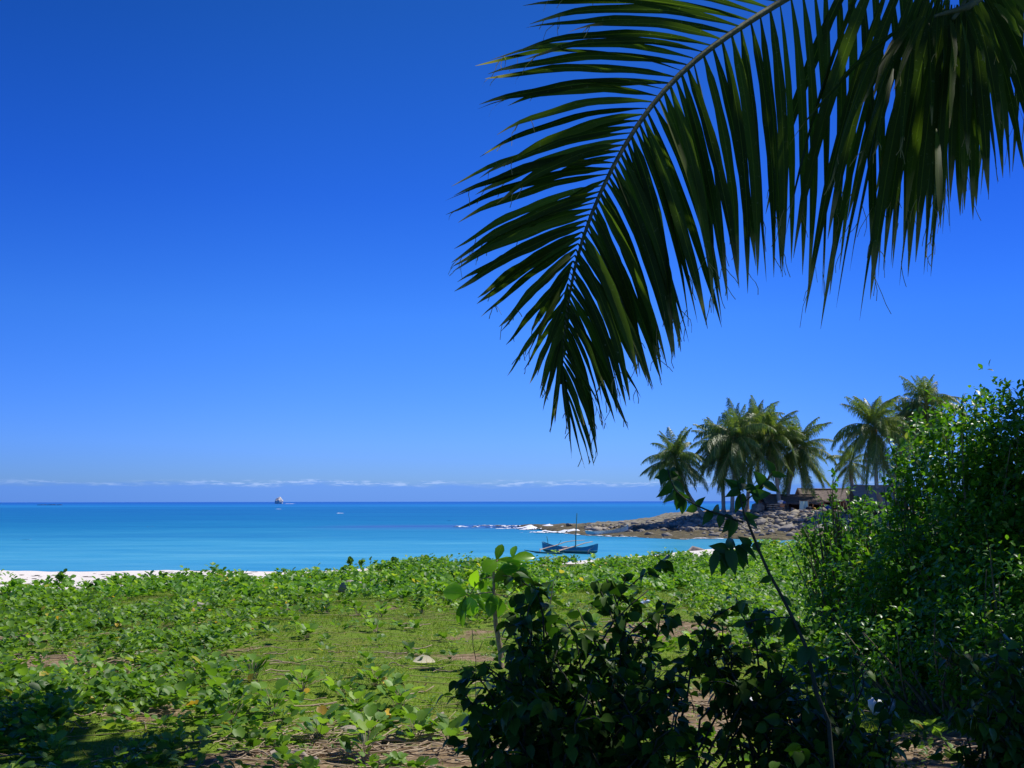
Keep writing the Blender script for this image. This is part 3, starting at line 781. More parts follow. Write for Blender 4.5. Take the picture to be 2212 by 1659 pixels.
p0 = place(1722, 144.5); p1 = place(1790, 142.5); P = np.linspace(p0, p1, 14); P[:, 2] += .22 + .08 * np.sin(np.arange(14) * 1.3); P[:, 1] += .2 * np.sin(np.arange(14) * .8)
g_ = Geo(); g_.tube(P, .16 * (1.2 - .6 * np.linspace(0, 1, 14)), 8)
tag(link('driftwood_log', g_.mesh('driftwood_log'), MAT['driftwood']), 'long grey driftwood log lying above the rubble', 'log')
# broken dead trunk in front of the grey hut
t0 = place(1908, 134.5); tt = empty('dead_tree', tuple(t0)); tag(tt, 'pale dead tree with a broken top in front of the grey hut', 'dead tree')
g_ = Geo(); g_.tube(np.array([[0, 0, -.1], [.05, 0, .8], [-.1, 0, 1.8], [-.35, 0, 2.8], [-.6, 0, 3.7], [-.75, 0, 4.3]]) + t0, [.3, .22, .24, .32, .38, .12], 9)
g_.tube(np.array([[-.4, 0, 3.0], [-.05, .1, 3.7], [.05, .1, 4.3]]) + t0, [.2, .16, .05], 7)
g_.tube(np.array([[-.6, 0, 3.7], [-1.0, 0, 3.95], [-1.4, -.05, 3.9]]) + t0, [.12, .08, .03], 6)
child('trunk', g_.mesh('trunk', True), MAT['pale_bark'], tt)

# ---------------------------------------------------------------- canoes
m, nt, out = new_mat('hull_paint')
sx = N(nt, 'ShaderNodeSeparateXYZ'); nt.links.new(objco(nt), sx.inputs[0]); nn = noise_(nt, objco(nt), 3, 5)
zz = math_(nt, 'SUBTRACT', sx.outputs[2], math_(nt, 'MULTIPLY', math_(nt, 'MULTIPLY', sx.outputs[0], sx.outputs[0]), .008))
c = ramp(nt, zz, [(0.0, (.05, .22, .14)), (.17, (.07, .27, .18)), (.18, (.7, .7, .5)), (.23, (.65, .65, .48)), (.24, (.05, .22, .38)), (1, (.05, .24, .5))], 'CONSTANT')
c = mix(nt, maprange(nt, nn, .45, .75, 0, .4), c, (.1, .16, .2))
princ(nt, out, c, .5, .3, nn, .2, .01)
MAT['hull'] = m
MAT['teal'] = simple_mat('teal_pole', (.03, .12, .1), (.06, .2, .17), 5)
MAT['boom'] = simple_mat('boom_wood', (.38, .27, .19), (.6, .46, .34), 5)
def hull_geo(L, beam, depth, rise_a, rise_b, n=28, k=9):
    V = []; inner = []
    for i in range(n + 1):
        u = i / n; x = (u - .5) * L; s = 2 * u - 1
        wv = beam / 2 * max(.0, 1 - abs(s) ** 2.6) ** .8 + .02
        top = depth + rise_b * max(0, s) ** 3.2 + rise_a * max(0, -s) ** 3.2
        bot = -.12 + .25 * abs(s) ** 6
        for j in range(k + 1):
            v = j / k * 2 - 1
            V.append([x + (.12 * s * abs(v) if abs(s) > .9 else 0), wv * (abs(v) ** .55) * (1 if v > 0 else -1), bot + (top - bot) * abs(v) ** 1.7])
        for j in range(k + 1):
            v = j / k * 2 - 1
            inner.append([x * .985, max(wv - .03, .005) * (abs(v) ** .55) * (1 if v > 0 else -1), bot + .04 + (top - .0 - bot - .04) * abs(v) ** 1.7])
    ii = np.arange(len(V)).reshape(n + 1, k + 1); n0 = len(V)
    q = np.stack([ii[:-1, :-1], ii[1:, :-1], ii[1:, 1:], ii[:-1, 1:]], -1).reshape(-1, 4)
    rim = [[ii[i, e], ii[i + 1, e], ii[i + 1, e] + n0, ii[i, e] + n0] for i in range(n) for e in (0, k)]
    return np.array(V + inner), np.concatenate([q, q[:, ::-1] + n0, np.array(rim)])
c0 = at(1230, 1192, 90.6)
boat = empty('outrigger_canoe', (c0[0], 90.6, 0.0), math.radians(-43))
tag(boat, 'blue and green wooden outrigger canoe with a bare mast floating in the cove', 'canoe')
V, q = hull_geo(6.3, .8, .52, .42, .4)
o = link('hull', mesh_from('hull', V, [q], None, True), MAT['hull']); o.parent = boat
def part_tube(par, name, P, R, mat, k=8):
    g_ = Geo(); g_.tube(P, R, k); o = link(name, g_.mesh(name, True), MAT[mat]); o.parent = par; return o
part_tube(boat, 'mast', [[.72, 0, 0], [.76, 0, 1.6], [.92, 0, 3.55]], [.055, .05, .035], 'teal')
part_tube(boat, 'pole', [[-2.5, 0, .2], [-2.55, 0, .9], [-2.68, 0, 1.42]], .03, 'teal')
part_tube(boat, 'paddle', [[-1.6, .1, .3], [-1.3, .1, .8], [-1.05, .1, 1.1]], .018, 'teal')
part_tube(boat, 'boom', [[.68, -2.25, .3], [.68, -1.0, .48], [.68, 0, .62], [.68, 1.4, .85], [.68, 2.5, .95]], [.06, .06, .055, .045, .03], 'boom')
part_tube(boat, 'boom', [[-1.55, -2.2, .32], [-1.55, -1.0, .5], [-1.55, 0, .64], [-1.55, 1.2, .88], [-1.55, 2.4, .96], [-1.4, 3.9, .98]], [.045, .045, .045, .04, .035, .025], 'boom')
part_tube(boat, 'outrigger_float', [[-3.4, -2.3, .24], [-2.7, -2.25, .16], [-1.6, -2.22, .06], [-.3, -2.2, .03], [.6, -2.2, .06], [1.2, -2.2, .14]], [.03, .06, .1, .12, .1, .04], 'teal', 10)
for x in (.68, -1.55): part_tube(boat, 'peg', [[x, -2.22, .08], [x, -2.25, .42]], .035, 'boom')
part_tube(boat, 'seat', [[-.6, -.36, .5], [-.6, .36, .5]], .05, 'boom'); part_tube(boat, 'seat', [[1.9, -.3, .5], [1.9, .3, .5]], .05, 'boom')
part_tube(boat, 'rope', [[3.0, 0, .75], [2.6, -.5, .35], [2.9, -1.0, .0]], .015, 'boom', 5)
MAT['palehull'] = simple_mat('faded_hull_paint', (.35, .5, .52), (.62, .7, .68), 3)
# faded canoe drawn up on the rocks
V, q = hull_geo(5.6, .7, .34, .25, .55)
p = at(1313, 1149, 133.5)
t = empty('beached_canoe', (p[0], 134.5, max(.25, hsurf(p[0], 134.5)) + .15)); t.rotation_euler = (0, math.radians(-5), math.radians(-8)); tag(t, 'faded pale blue canoe drawn up on the rocks behind the mast', 'canoe')
o = link('hull', mesh_from('hull', V, [q], None, True), MAT['palehull']); o.parent = t

# ---------------------------------------------------------------- creeping ground cover
def cover_density(x, y, px, py):
    d = np.full(len(x), .62)
    d = np.where(py < 1285, 1.0, d)
    g1 = ((px - 820) / 350) ** 2 + ((py - 1432) / 142) ** 2
    d = np.where(py >= 1275, d * np.clip((g1 - .62) / .5, .035, 1), d)
    right = (px > 1060) & (py > 1280)
    d = np.where(right, .10, d)
    d = np.where((px > 1490) & (py < 1420), np.clip((px - 1440 - (py - 1280) * .6) / 160, .12, 1), d)
    d = np.where((px > 1700) & (py < 1480), .9, d)
    d = np.where((py > 1540) & (px > 420) & (px < 1100), .16, d)
    return d
def blobhole(x, y, lst):
    k = np.ones(len(x))
    for (px, py, wx, wy) in lst:
        q = onground(px, py); k *= np.clip((((x - q[0]) / wx) ** 2 + ((y - q[1]) / wy) ** 2) * 1.4 - .6, .04, 1)
    return k
HOLES = [(110, 1430, .5, .5), (240, 1445, .3, .3), (1450, 1370, .9, .8), (900, 1630, 1.0, .5), (30, 1370, .5, .7), (250, 1370, .4, .6), (1560, 1550, .8, 1.0), (330, 1300, .6, 1.2), (500, 1330, .5, 1.0)]
def noise2(x, y, s, o_=0.0):
    return np.array([noise.fractal((a * s + o_, b * s, o_), .8, 2.0, 3) for a, b in zip(x, y)])

def make_cover(name, n, y0, y1, mat, label, sizes, tmpl, region=None, seed=0, hgt=(.05, .24)):
    """sprigs drawn over the visible fan, leaves round each sprig"""
    y = np.sqrt(rng.uniform(y0 ** 2, y1 ** 2, n)); x = rng.uniform(-.60, .60, n) * y
    P = np.stack([x, y, gh(x, y)], -1); px, py = project(P)
    d = cover_density(x, y, px, py) * blobhole(x, y, HOLES)
    cl = noise2(x, y, .9, seed); d = d * np.clip(.75 + 1.3 * cl, .05, 1.4)
    d = d * smooth(.6, -.5, y - bound(x) + .9 * noise2(x, y, .5, 9))
    if region is not None: d = d * region(x, y, px, py)
    keep = rng.random(n) < d
    P = P[keep]; m_ = len(P); k = 8
    hump = .5 + .9 * np.clip(noise2(P[:, 0], P[:, 1], .7, 4) + .4, 0, 1)
    tall = rng.uniform(hgt[0], hgt[1], m_) * hump
    Pk = np.repeat(P, k, 0); a = rng.uniform(0, 2 * PI, m_ * k); H = np.repeat(tall, k) * rng.uniform(.35, 1.1, m_ * k)
    rad = rng.uniform(.01, .09, m_ * k)
    T = Pk + np.stack([rad * np.cos(a), rad * np.sin(a), H], -1)
    up = rng.uniform(.1, 1.3, m_ * k)
    D = np.stack([np.cos(a), np.sin(a), up], -1)
    Nn = np.stack([-np.cos(a) * .4 , -np.sin(a) * .4, np.ones(m_ * k)], -1) + .55 * sphere_dirs(m_ * k)
    S = rng.uniform(sizes[0], sizes[1], m_ * k) * (.5 + .7 * np.repeat(rng.random(m_), k))
    rnd = np.clip(np.repeat(np.clip(rng.normal(.42, .2, m_), 0, .93), k) + rng.normal(0, .12, m_ * k), 0, .965)
    odd = rng.random(m_ * k) < .009; rnd = np.where(odd, rng.uniform(.98, 1, m_ * k), rnd)
    me = scatter(name, tmpl, frames(D, Nn, S), T, rnd)
    o = link(name, me, mat); tag(o, label, 'creeper', kind='stuff')
    return P
make_cover('beach_creeper', 19000, 5.2, 19, MAT['glory'], 'round leaved beach creeper sprawling over the near ground', (.045, .1), GLORY, seed=1, hgt=(.04, .22))
make_cover('beach_creeper', 32000, 19, 43, MAT['glory_pale'], 'dense band of beach creeper along the top of the beach', (.075, .125), GLORY, seed=5, hgt=(.08, .30))
make_cover('beach_creeper', 9000, 9, 24, MAT['glory_pale'], 'bright low creeper covering the ground left of the big bush', (.05, .085), GLORY, region=lambda x, y, px, py: ((px > 1500) & (py < 1480)) * 1.0, seed=8, hgt=(.1, .42))

# fine grass mat
n = 330000
y = np.sqrt(rng.uniform(5.0 ** 2, 27 ** 2, n)); x = rng.uniform(-.58, .58, n) * y
tmv = turf_mask(x, y); keep = (rng.random(n) < np.clip(tmv * 1.1, .12, 1)) & (y < bound(x) - .5)
x, y = x[keep], y[keep]; n = len(x)
T = np.stack([x, y, gh(x, y) - .004], -1)
D = np.stack([rng.normal(0, .7, n), rng.normal(0, .7, n), rng.uniform(.25, 1.2, n)], -1)
cl = noise2(x[::1], y[::1], 1.6, 2)
ln = rng.uniform(.02, .075, n) * (1 + .9 * np.clip(cl, -.4, 1)); wd = rng.uniform(.005, .011, n)
rnd = np.clip(.42 + .35 * cl + rng.normal(0, .2, n), 0, .9); rnd = np.where(rng.random(n) < .05, rng.uniform(.93, 1, n), rnd)
me = scatter('grass', BLADE, frames(D, sphere_dirs(n), np.stack([wd, ln, ln], -1)), T, rnd)
tag(link('grass', me, MAT['grass']), 'short mossy green grass mat between the creepers', 'grass', kind='stuff')

# low weeds in the grass
n = 5200
y = np.sqrt(rng.uniform(6.0 ** 2, 24 ** 2, n)); x = rng.uniform(-.25, .45, n) * y
cl = noise2(x, y, 1.3, 6); keep = rng.random(n) < np.clip(.1 + 1.1 * cl, 0, .9); keep &= y < bound(x) - .6
x, y = x[keep], y[keep]; n = len(x); k = 7
a = rng.uniform(0, 2 * PI, n * k); Pk = np.repeat(np.stack([x, y, gh(x, y)], -1), k, 0)
T = Pk + np.stack([.03 * np.cos(a), .03 * np.sin(a), rng.uniform(.0, .06, n * k)], -1)
D = np.stack([np.cos(a), np.sin(a), rng.uniform(.2, 1.2, n * k)], -1)
me = scatter('low_weeds', SMALL, frames(D, sphere_dirs(n * k) * .4 + [0, 0, 1], rng.uniform(.02, .045, n * k)), T, np.clip(np.repeat(rng.normal(.35, .2, n), k), 0, .93))
tag(link('low_weeds', me, MAT['glory']), 'small leafy weeds dotted through the grass mat', 'weeds', kind='stuff')

# dry stems and litter
G = Geo(); r = random.Random(3)
def litter(cx, cy, sx_, sy_, n, lmin, lmax, rad):
    for _ in range(n):
        x = r.gauss(cx, sx_); y = r.gauss(cy, sy_); L = r.uniform(lmin, lmax); a = r.gauss(0, .7)
        P = []; z0 = float(gh(x, y)) + r.uniform(.0, .035)
        for i in range(6):
            P.append([x, y, z0 + .02 * math.sin(i * 1.3 + a) * r.random() + r.uniform(0, .01)]); x += L / 5 * math.cos(a); y += L / 5 * math.sin(a); a += r.gauss(0, .25)
        G.tube(P, rad * r.uniform(.5, 1.2), 4)
for (px, py, sx_, sy_, n) in ((900, 1628, .7, .35, 110), (650, 1620, .6, .3, 100), (110, 1430, .8, .9, 150), (250, 1450, .5, .5, 60), (1460, 1370, 1.2, 1.0, 60), (1560, 1545, .6, .6, 60), (2030, 1625, .6, .4, 60), (330, 1330, 1.5, 2.0, 60), (330, 1590, 1.0, .8, 60), (760, 1450, 1.8, 2.2, 90), (1690, 1390, .8, .8, 30), (760, 1280, 2, 2, 40)):
    q_ = onground(px, py); litter(q_[0], q_[1], sx_, sy_, n, .12, .6, .0055)
tag(link('dry_stems', G.mesh('dry_stems'), MAT['straw']), 'dry straw coloured runners and stems on bare patches', 'litter', kind='stuff')
G = Geo()
for _ in range(420):
    y = math.sqrt(r.uniform(36, 420)); x = r.uniform(-.56, .3) * y; a = r.uniform(-.5, .5) + r.choice((0, PI)); P = []
    for i in range(9):
        P.append([x, y, float(gh(x, y)) + .012 + .03 * abs(math.sin(i * 1.1 + _)) * r.random()]); st = r.uniform(.08, .2); x += st * math.cos(a); y += st * math.sin(a); a += r.gauss(0, .28)
    G.tube(P, r.uniform(.0022, .004), 4)
tag(link('creeper_runners', G.mesh('creeper_runners'), MAT['runner']), 'long pale runners of the creeper trailing over the ground', 'runners', kind='stuff')
# pebbles and shell bits
G = Geo()
for (px, py, sx_, sy_, n) in ((900, 1630, .8, .35, 160), (1560, 1550, .5, .6, 70), (2030, 1625, .5, .3, 60), (110, 1430, .9, .9, 60), (1690, 1392, .5, .4, 40), (800, 1450, 2.5, 3, 60), (1480, 1370, 1.3, 1, 50)):
    q_ = onground(px, py)
    for _ in range(n):
        x = r.gauss(q_[0], sx_); y = r.gauss(q_[1], sy_); s = r.uniform(.006, .022)
        G.add(ROCKT[_ % 12] * [s * 1.3, s, s * .7] + [x, y, float(gh(x, y)) + s * .3], ICO1[1], r.random())
tag(link('pebbles', G.mesh('pebbles'), MAT['rock']), 'scattered pebbles and coral bits on the bare soil', 'pebbles', kind='stuff')

G = Geo()
for _ in range(260):
    y = r.uniform(22.5, 28.8); x = r.uniform(-.56, -.1) * y; s_ = r.uniform(.01, .05)
    G.add(ROCKT[_ % 12] * [s_ * 2, s_, s_ * .4] + [x, y, float(gh(x, y)) + s_ * .2], ICO1[1], 0)
tag(link('dry_seaweed', G.mesh('dry_seaweed'), MAT['bark']), 'dark scraps of dry seaweed on the white sand', 'seaweed', kind='stuff')
# single leaves, stones and rubbish one can point at
def leafthing(name, px, py, size, mat, label, cat, group=None, ups=(.9, .2), n=1, tmpl=GLORY, zoff=.02):
    q_ = onground(px, py); V = []; Ms = []; Ts = []
    for i in range(n):
        a = random.uniform(0, 6.28); Ms.append(frames(np.array([[math.cos(a), math.sin(a) * .4, ups[i % 2]]]), np.array([[0.2, -.6, 1.2]]), np.array([size]))[0])
        Ts.append(q_ + [(i - (n - 1) / 2) * size * .6, 0, zoff])
    me = scatter(name, tmpl, np.array(Ms), np.array(Ts), rng.random(n)); o = link(name, me, mat); tag(o, label, cat, group); return o
leafthing('yellow_leaf', 845, 1484, .09, MAT['yellow'], 'pair of bright yellow leaves standing in the open grass', 'leaf', n=2)
leafthing('yellow_leaf', 853, 1558, .09, MAT['yellow'], 'upright yellow leaf near the bottom of the grass patch', 'leaf', n=2, ups=(1.5, .6))
leafthing('yellow_leaf', 537, 1476, .08, MAT['yellow'], 'long yellow leaf hanging in the creeper clump left of centre', 'leaf', ups=(1.6, .6))
leafthing('yellow_leaf', 658, 1502, .06, MAT['yellow'], 'small yellow leaf under the dark round leaves', 'leaf', ups=(.4, .3))
leafthing('yellow_leaf', 254, 1357, .09, MAT['yellow'], 'yellow leaf amid the creeper at far left', 'leaf', ups=(.5, .3))
leafthing('brown_leaf', 913, 1492, .07, MAT['brown_leaf'], 'curled brown dead leaf on the grass right of the yellow pair', 'leaf', ups=(.5, .3))
leafthing('brown_leaf', 440, 1380, .08, MAT['brown_leaf'], 'rusty brown leaf at the edge of the creeper', 'leaf', ups=(.9, .3))
leafthing('brown_leaf', 833, 1578, .06, MAT['brown_leaf'], 'brown leaf lying under the upright yellow leaf', 'leaf', ups=(.2, .3))
leafthing('bleached_leaf', 940, 1436, .24, MAT['bleached'], 'folded bleached white leaf at the end of the sapling shadow', 'leaf', ups=(.25, .2), n=1, tmpl=BIG, zoff=.03)
def pebble(px, py, sc, mat, label, cat, name='stone', seed=1, zo=.3):
    q_ = onground(px, py); me = mesh_from(name, rockify(ICO3[0], seed, .3, 1.0) * sc, [ICO3[1]], {'rnd': np.full(len(ICO3[0]), .6)}, True)
    o = link(name, me, MAT[mat]); o.location = (q_[0], q_[1], q_[2] + sc[2] * zo); tag(o, label, cat); return o
pebble(753, 1579, (.08, .06, .035), 'boulder', 'flat grey stone lying in the lower grass', 'stone', seed=21)
pebble(820, 1266, (.38, .2, .14), 'boulder', 'long grey stone at the back edge of the grass', 'stone', seed=22)
pebble(757, 1280, (.3, .2, .2), 'boulder', 'bluish grey rounded stone by the creeper band', 'stone', seed=23)
pebble(418, 1322, (.22, .16, .14), 'boulder', 'grey stone among the creeper at left', 'stone', seed=24)
MAT['plastic'] = simple_mat('white_plastic', (.7, .73, .8), (.85, .86, .88), 4, rough=.4)
MAT['plasticblue'] = simple_mat('blue_plastic', (.15, .25, .6), (.4, .5, .75), 9, rough=.4)
pebble(1618, 1521, (.085, .06, .05), 'plastic', 'crumpled white plastic scrap on the bare soil patch', 'rubbish', 'plastic_scrap', 25)
pebble(1601, 1548, (.05, .04, .02), 'plastic', 'smaller white scrap below the bigger one on the soil', 'rubbish', 'plastic_scrap', 26)
pebble(1905, 1545, (.12, .08, .09), 'plastic', 'grey white crumpled plastic bag in the deep shade at right', 'rubbish', 'plastic_bag', 27, .8)
pebble(1378, 1304, (.2, .12, .07), 'plasticblue', 'blue and white plastic rubbish on the grass behind the shrub', 'rubbish', 'plastic_scrap', 28)
pebble(1622, 1390, (.1, .07, .06), 'plastic', 'white shell coloured scrap at the foot of the leaning stem', 'rubbish', 'plastic_scrap', 29)
def stick(px0, py0, px1, py1, rad, mat, label, bow=.1, lift=.03, name='stick', n=10):
    a = onground(px0, py0); b = onground(px1, py1); P = np.linspace(a, b, n); P[:, 1] += bow * np.sin(np.linspace(0, PI, n)); P[:, 2] = gh(P[:, 0], P[:, 1]) + lift + .015 * np.sin(np.arange(n) * 1.7)
    g_ = Geo(); g_.tube(P, rad * (1.15 - .5 * np.linspace(0, 1, n)), 7); tag(link(name, g_.mesh(name, True), MAT[mat]), label, 'stick')
stick(585, 1640, 690, 1659, .022, 'driftwood', 'grey weathered stick on the dry stems at bottom centre', .15)
stick(905, 1553, 957, 1550, .018, 'driftwood', 'curved brown stick lying in the grass left of the dark shrub', -.28)
stick(860, 1622, 720, 1625, .008, 'straw', 'thin pale straw stem across the soil patch', .02)
stick(1530, 1545, 1600, 1538, .01, 'driftwood', 'thin twig on the bare soil below the dark leaves', .05)
# driftwood and stone on the beach crest
def crest_thing(px, py, Y): p = at(px, py, Y); return p
p = at(1024, 1219, 31.8); me = mesh_from('driftwood_stump', rockify(ICO3[0], 41, .4, .8) * [.27, .2, .2], [ICO3[1]], {'rnd': np.zeros(len(ICO3[0]))})
o = link('driftwood_stump', me, MAT['driftwood']); o.location = (p[0], 31.8, float(gh(p[0], 31.8)) + .24); o.location.z = p[2]; tag(o, 'brown rounded driftwood stump on the beach crest behind the creeper', 'driftwood')
p = at(1044, 1219, 31.6); me = mesh_from('white_box', rockify(ICO3[0], 42, .25, .8) * [.22, .15, .13], [ICO3[1]], None)
o = link('foam_block', me, MAT['plastic']); o.location = p; tag(o, 'pale white lump beside the driftwood stump on the crest', 'rubbish')
p = at(1503, 1193, 37.6); g_ = Geo(); P = np.array([[-.3, 0, .0], [-.1, 0, .12], [.1, 0, .08], [.5, .1, -.02], [.8, .1, -.1]]); g_.tube(P + p, [.05, .12, .1, .06, .03], 8)
tag(link('driftwood_branch', g_.mesh('driftwood_branch'), MAT['driftwood']), 'knotty driftwood branch on the strip of white sand at right', 'driftwood')

# isolated round leaved plants standing in the grass
PLANTS = [(912, 1325, .26, 'dark leafy creeper plant alone at the back of the open grass'), (772, 1330, .22, 'leafy creeper plant in the middle of the back row'),
          (822, 1333, .2, 'creeper plant right of the middle one in the back row'), (706, 1325, .24, 'creeper plant at the left end of the back row'), (664, 1378, .16, 'small creeper sprig with a thin stem in the grass'),
          (812, 1365, .14, 'tiny dark sprig in mid grass'), (545, 1470, .24, 'creeper clump with a yellow leaf left of centre'), (655, 1495, .2, 'creeper plant with dark round leaves and a yellow one'),
          (590, 1545, .26, 'big creeper plant with two pale cupped leaves'), (810, 1482, .18, 'creeper plant left of the pair of yellow leaves'), (735, 1500, .1, 'single small sprig in open grass'), (862, 1530, .2, 'creeper plant with dark leaves beside the upright yellow leaf'),
          (770, 1555, .2, 'creeper plant above the flat grey stone'), (690, 1600, .22, 'creeper plant on the dry stems at lower left centre'), (900, 1600, .2, 'creeper plant with cupped leaves on the soil edge'), (970, 1598, .16, 'creeper sprig by the soil patch near the dark shrub'),
          (800, 1600, .2, 'creeper plant with bright base above the soil patch'), (790, 1640, .24, 'creeper plant at the bottom edge of the frame'), (500, 1560, .24, 'shaded creeper plant at the border of the shadow'), (1010, 1690, .2, 'creeper plant below the frame edge near the shrub')]
def small_plant(px, py, h, label, seed, mat='glory'):
    r_ = np.random.default_rng(seed); q_ = onground(px, py); k = int(10 + h * 40)
    t = empty('creeper_plant', tuple(q_)); tag(t, label, 'plant', 'creeper plants standing in the open grass')
    a = r_.uniform(0, 2 * PI, k); rad = r_.uniform(.02, .13, k); H = h * r_.uniform(.2, .9, k)
    T = q_ + np.stack([rad * np.cos(a), rad * np.sin(a), H], -1)
    D = np.stack([np.cos(a), np.sin(a), r_.uniform(.2, 1.4, k)], -1); Nn = np.stack([-.4 * np.cos(a), -.4 * np.sin(a), np.ones(k)], -1) + .4 * norm(r_.normal(size=(k, 3)))
    child('foliage', scatter('foliage', GLORY, frames(D, Nn, r_.uniform(.07, .12, k)), T, r_.uniform(.15, .9, k)), MAT[mat], t)
    g_ = Geo()
    for i in range(k): g_.tube([q_ + [rad[i] * .2 * math.cos(a[i]), rad[i] * .2 * math.sin(a[i]), -.01], (q_ + T[i]) / 2 + [0, 0, .01], T[i]], .0025, 3)
    child('stem', g_.mesh('stem'), MAT['straw'], t)
for i, (px, py, h, lb) in enumerate(PLANTS[:-1]): small_plant(px, py, h, lb, 100 + i)
def tall_weed(px, py, Y, top, label, seed, n=16, size=.1):
    """upright leafy shoot on the crest"""
    a = at(px, py, Y); a[2] = float(gh(a[0], Y)); b = at(px + 6, top, Y); t = empty('beach_weed', tuple(a)); tag(t, label, 'plant', 'leafy shoots rising above the creeper band')
    g_ = Geo(); P = bez(a, (a + b) / 2 + [.06, 0, 0], b, 8); g_.tube(P, .006, 4); child('stem', g_.mesh('stem'), MAT['bark'], t)
    r_ = np.random.default_rng(seed); u = r_.uniform(.55, 1, n); T = a + (b - a) * u[:, None] + r_.normal(0, .02, (n, 3)); an = r_.uniform(0, 6.28, n)
    D = np.stack([np.cos(an), np.sin(an) * .5, r_.uniform(.1, 1.2, n)], -1)
    child('foliage', scatter('foliage', GLORY, frames(D, norm(r_.normal(size=(n, 3))) + [0, -.5, .6], r_.uniform(.6, 1, n) * size), T, r_.uniform(.1, .8, n)), MAT['glory'], t)
tall_weed(752, 1235, 27.5, 1207, 'leafy shoot where the creeper first hides the sand', 1, 26, .12)
tall_weed(775, 1235, 28.0, 1210, 'second leafy shoot right beside the first one', 2, 20, .12)
tall_weed(848, 1232, 29.0, 1208, 'bushy shoot in the middle of the creeper band', 3, 30, .13)
tall_weed(912, 1232, 30.0, 1202, 'single tall shoot standing up against the water', 4, 12, .12)
tall_weed(127, 1265, 21.8, 1238, 'dark shoot against the sand at far left', 5, 18, .12)
tall_weed(348, 1262, 23.8, 1240, 'dark shoot against the sand left of centre', 6, 14, .12)
tall_weed(795, 1232, 29.0, 1206, 'thin shoot with few leaves above the water line', 7, 5, .09)

# ---------------------------------------------------------------- shrubs
def shrub(name, label, cat, base, tips, mat, leaf=(.07, .1), tmpl=HEART, dens=26, droop=1.0, stem_r=.008, seed=0, start=.35, barkm='bark', twigs=2, yspread=.25, group=None, bases=None, fill=None):
    """base point(s), list of tip points (world). Leaves hang along the outer part of every branch"""
    r_ = np.random.default_rng(seed); rr_ = random.Random(seed)
    t = empty(name, tuple(base)); tag(t, label, cat, group)
    g_ = Geo(); LT = []; LD = []; LN = []
    for tip in tips:
        tip = np.array(tip, float); b = np.array(rr_.choice(bases)) if bases else np.array(base, float)
        b = b + [rr_.uniform(-.06, .06), rr_.uniform(-.06, .06), 0]
        L = np.linalg.norm(tip - b)
        mid = (b + tip) / 2 + np.array([-(tip - b)[0] * .25 + rr_.gauss(0, .05), rr_.gauss(0, .05), .16 * L])
        P = bez(b, mid, tip, 14); P[1:-1] += r_.normal(0, .008, (12, 3))
        g_.tube(P, stem_r * (1.25 - .85 * np.linspace(0, 1, 14)), 5)
        subs = [(P, start, L)]
        for _ in range(twigs):
            i0 = rr_.randint(5, 12); d = norm(P[i0 + 1] - P[i0]) * .5 + r_.normal(0, .6, 3) * [1, .8, .5]; d = norm(d); l2 = L * rr_.uniform(.12, .28)
            Q = bez(P[i0], P[i0] + d * l2 * .5 + [0, 0, .03], P[i0] + d * l2 + [0, 0, -.03], 8)
            g_.tube(Q, stem_r * (.5 - .3 * np.linspace(0, 1, 8)), 4); subs.append((Q, .1, l2))
        for (Q, st_, l) in subs:
            m_ = max(3, int(dens * l * (1 - st_)))
            u = st_ + (1 - st_) * (np.arange(m_) + r_.uniform(.1, .9, m_)) / m_; u = np.clip(u, 0, 1)
            f = u * (len(Q) - 1); i = np.minimum(f.astype(int), len(Q) - 2); C = Q[i] + (Q[i + 1] - Q[i]) * (f - i)[:, None]
            T = norm(Q[i + 1] - Q[i]); an = r_.uniform(0, 6.28, m_)
            out_ = np.stack([np.cos(an), np.sin(an), np.zeros(m_)], -1)
            pet = C + out_ * .022 + [0, 0, .008]
            LT.append(pet); LD.append(out_ * r_.uniform(.25, 1.0, m_)[:, None] + T * .25 + np.array([0, 0, -1.0]) * r_.uniform(-.15, 1.0, m_)[:, None] * droop)
            LN.append(np.array([0, 0, .6]) + out_ * .7 + r_.normal(0, .35, (m_, 3)))
    LT = np.concatenate(LT); LD = np.concatenate(LD); LN = np.concatenate(LN); n_ = len(LT)
    child('stems', g_.mesh('stems', True), MAT[barkm], t)
    child('foliage', scatter('foliage', tmpl, frames(LD, LN, r_.uniform(leaf[0], leaf[1], n_)), LT, np.clip(r_.beta(1.6, 1.6, n_), 0, 1)), mat, t)
    return t

def gp(px, Y):  # ground point under the line of sight column px at distance Y
    p = at(px, 1200, Y); return np.array([p[0], Y, float(gh(p[0], Y)) - .02])

# central dark shrub
tipsC = [(1140, 1250, 4.6), (1125, 1285, 4.5), (1165, 1300, 4.7), (1248, 1315, 4.7), (1310, 1250, 4.8), (1352, 1248, 4.8), (1400, 1275, 4.7), (1440, 1300, 4.8), (1225, 1345, 4.5), (1020, 1450, 4.4), (1005, 1500, 4.3), (1015, 1560, 4.3), (1120, 1385, 4.4), (1140, 1370, 4.6),
         (1290, 1380, 4.6), (1335, 1360, 4.7), (1205, 1400, 4.5), (1385, 1380, 4.9), (1190, 1325, 4.9), (1300, 1420, 4.6), (1350, 1440, 4.7), (1430, 1430, 4.7), (1460, 1470, 4.6), (1480, 1440, 4.9), (1140, 1330, 4.6), (1145, 1300, 4.4)]
rl = random.Random(8)
for _ in range(66): tipsC.append((rl.uniform(1015, 1470), rl.uniform(1430, 1690), rl.uniform(4.0, 4.9)))
shrub('shrub', 'dark shaded shrub with hanging heart shaped leaves in the foreground', 'shrub', gp(1240, 4.5), [at(*q_) for q_ in tipsC], MAT['dark_shrub'], leaf=(.05, .078), dens=40, seed=1, bases=[gp(px, yy) for px, yy in ((1150, 4.5), (1240, 4.4), (1340, 4.6), (1420, 4.5), (1110, 4.4))])
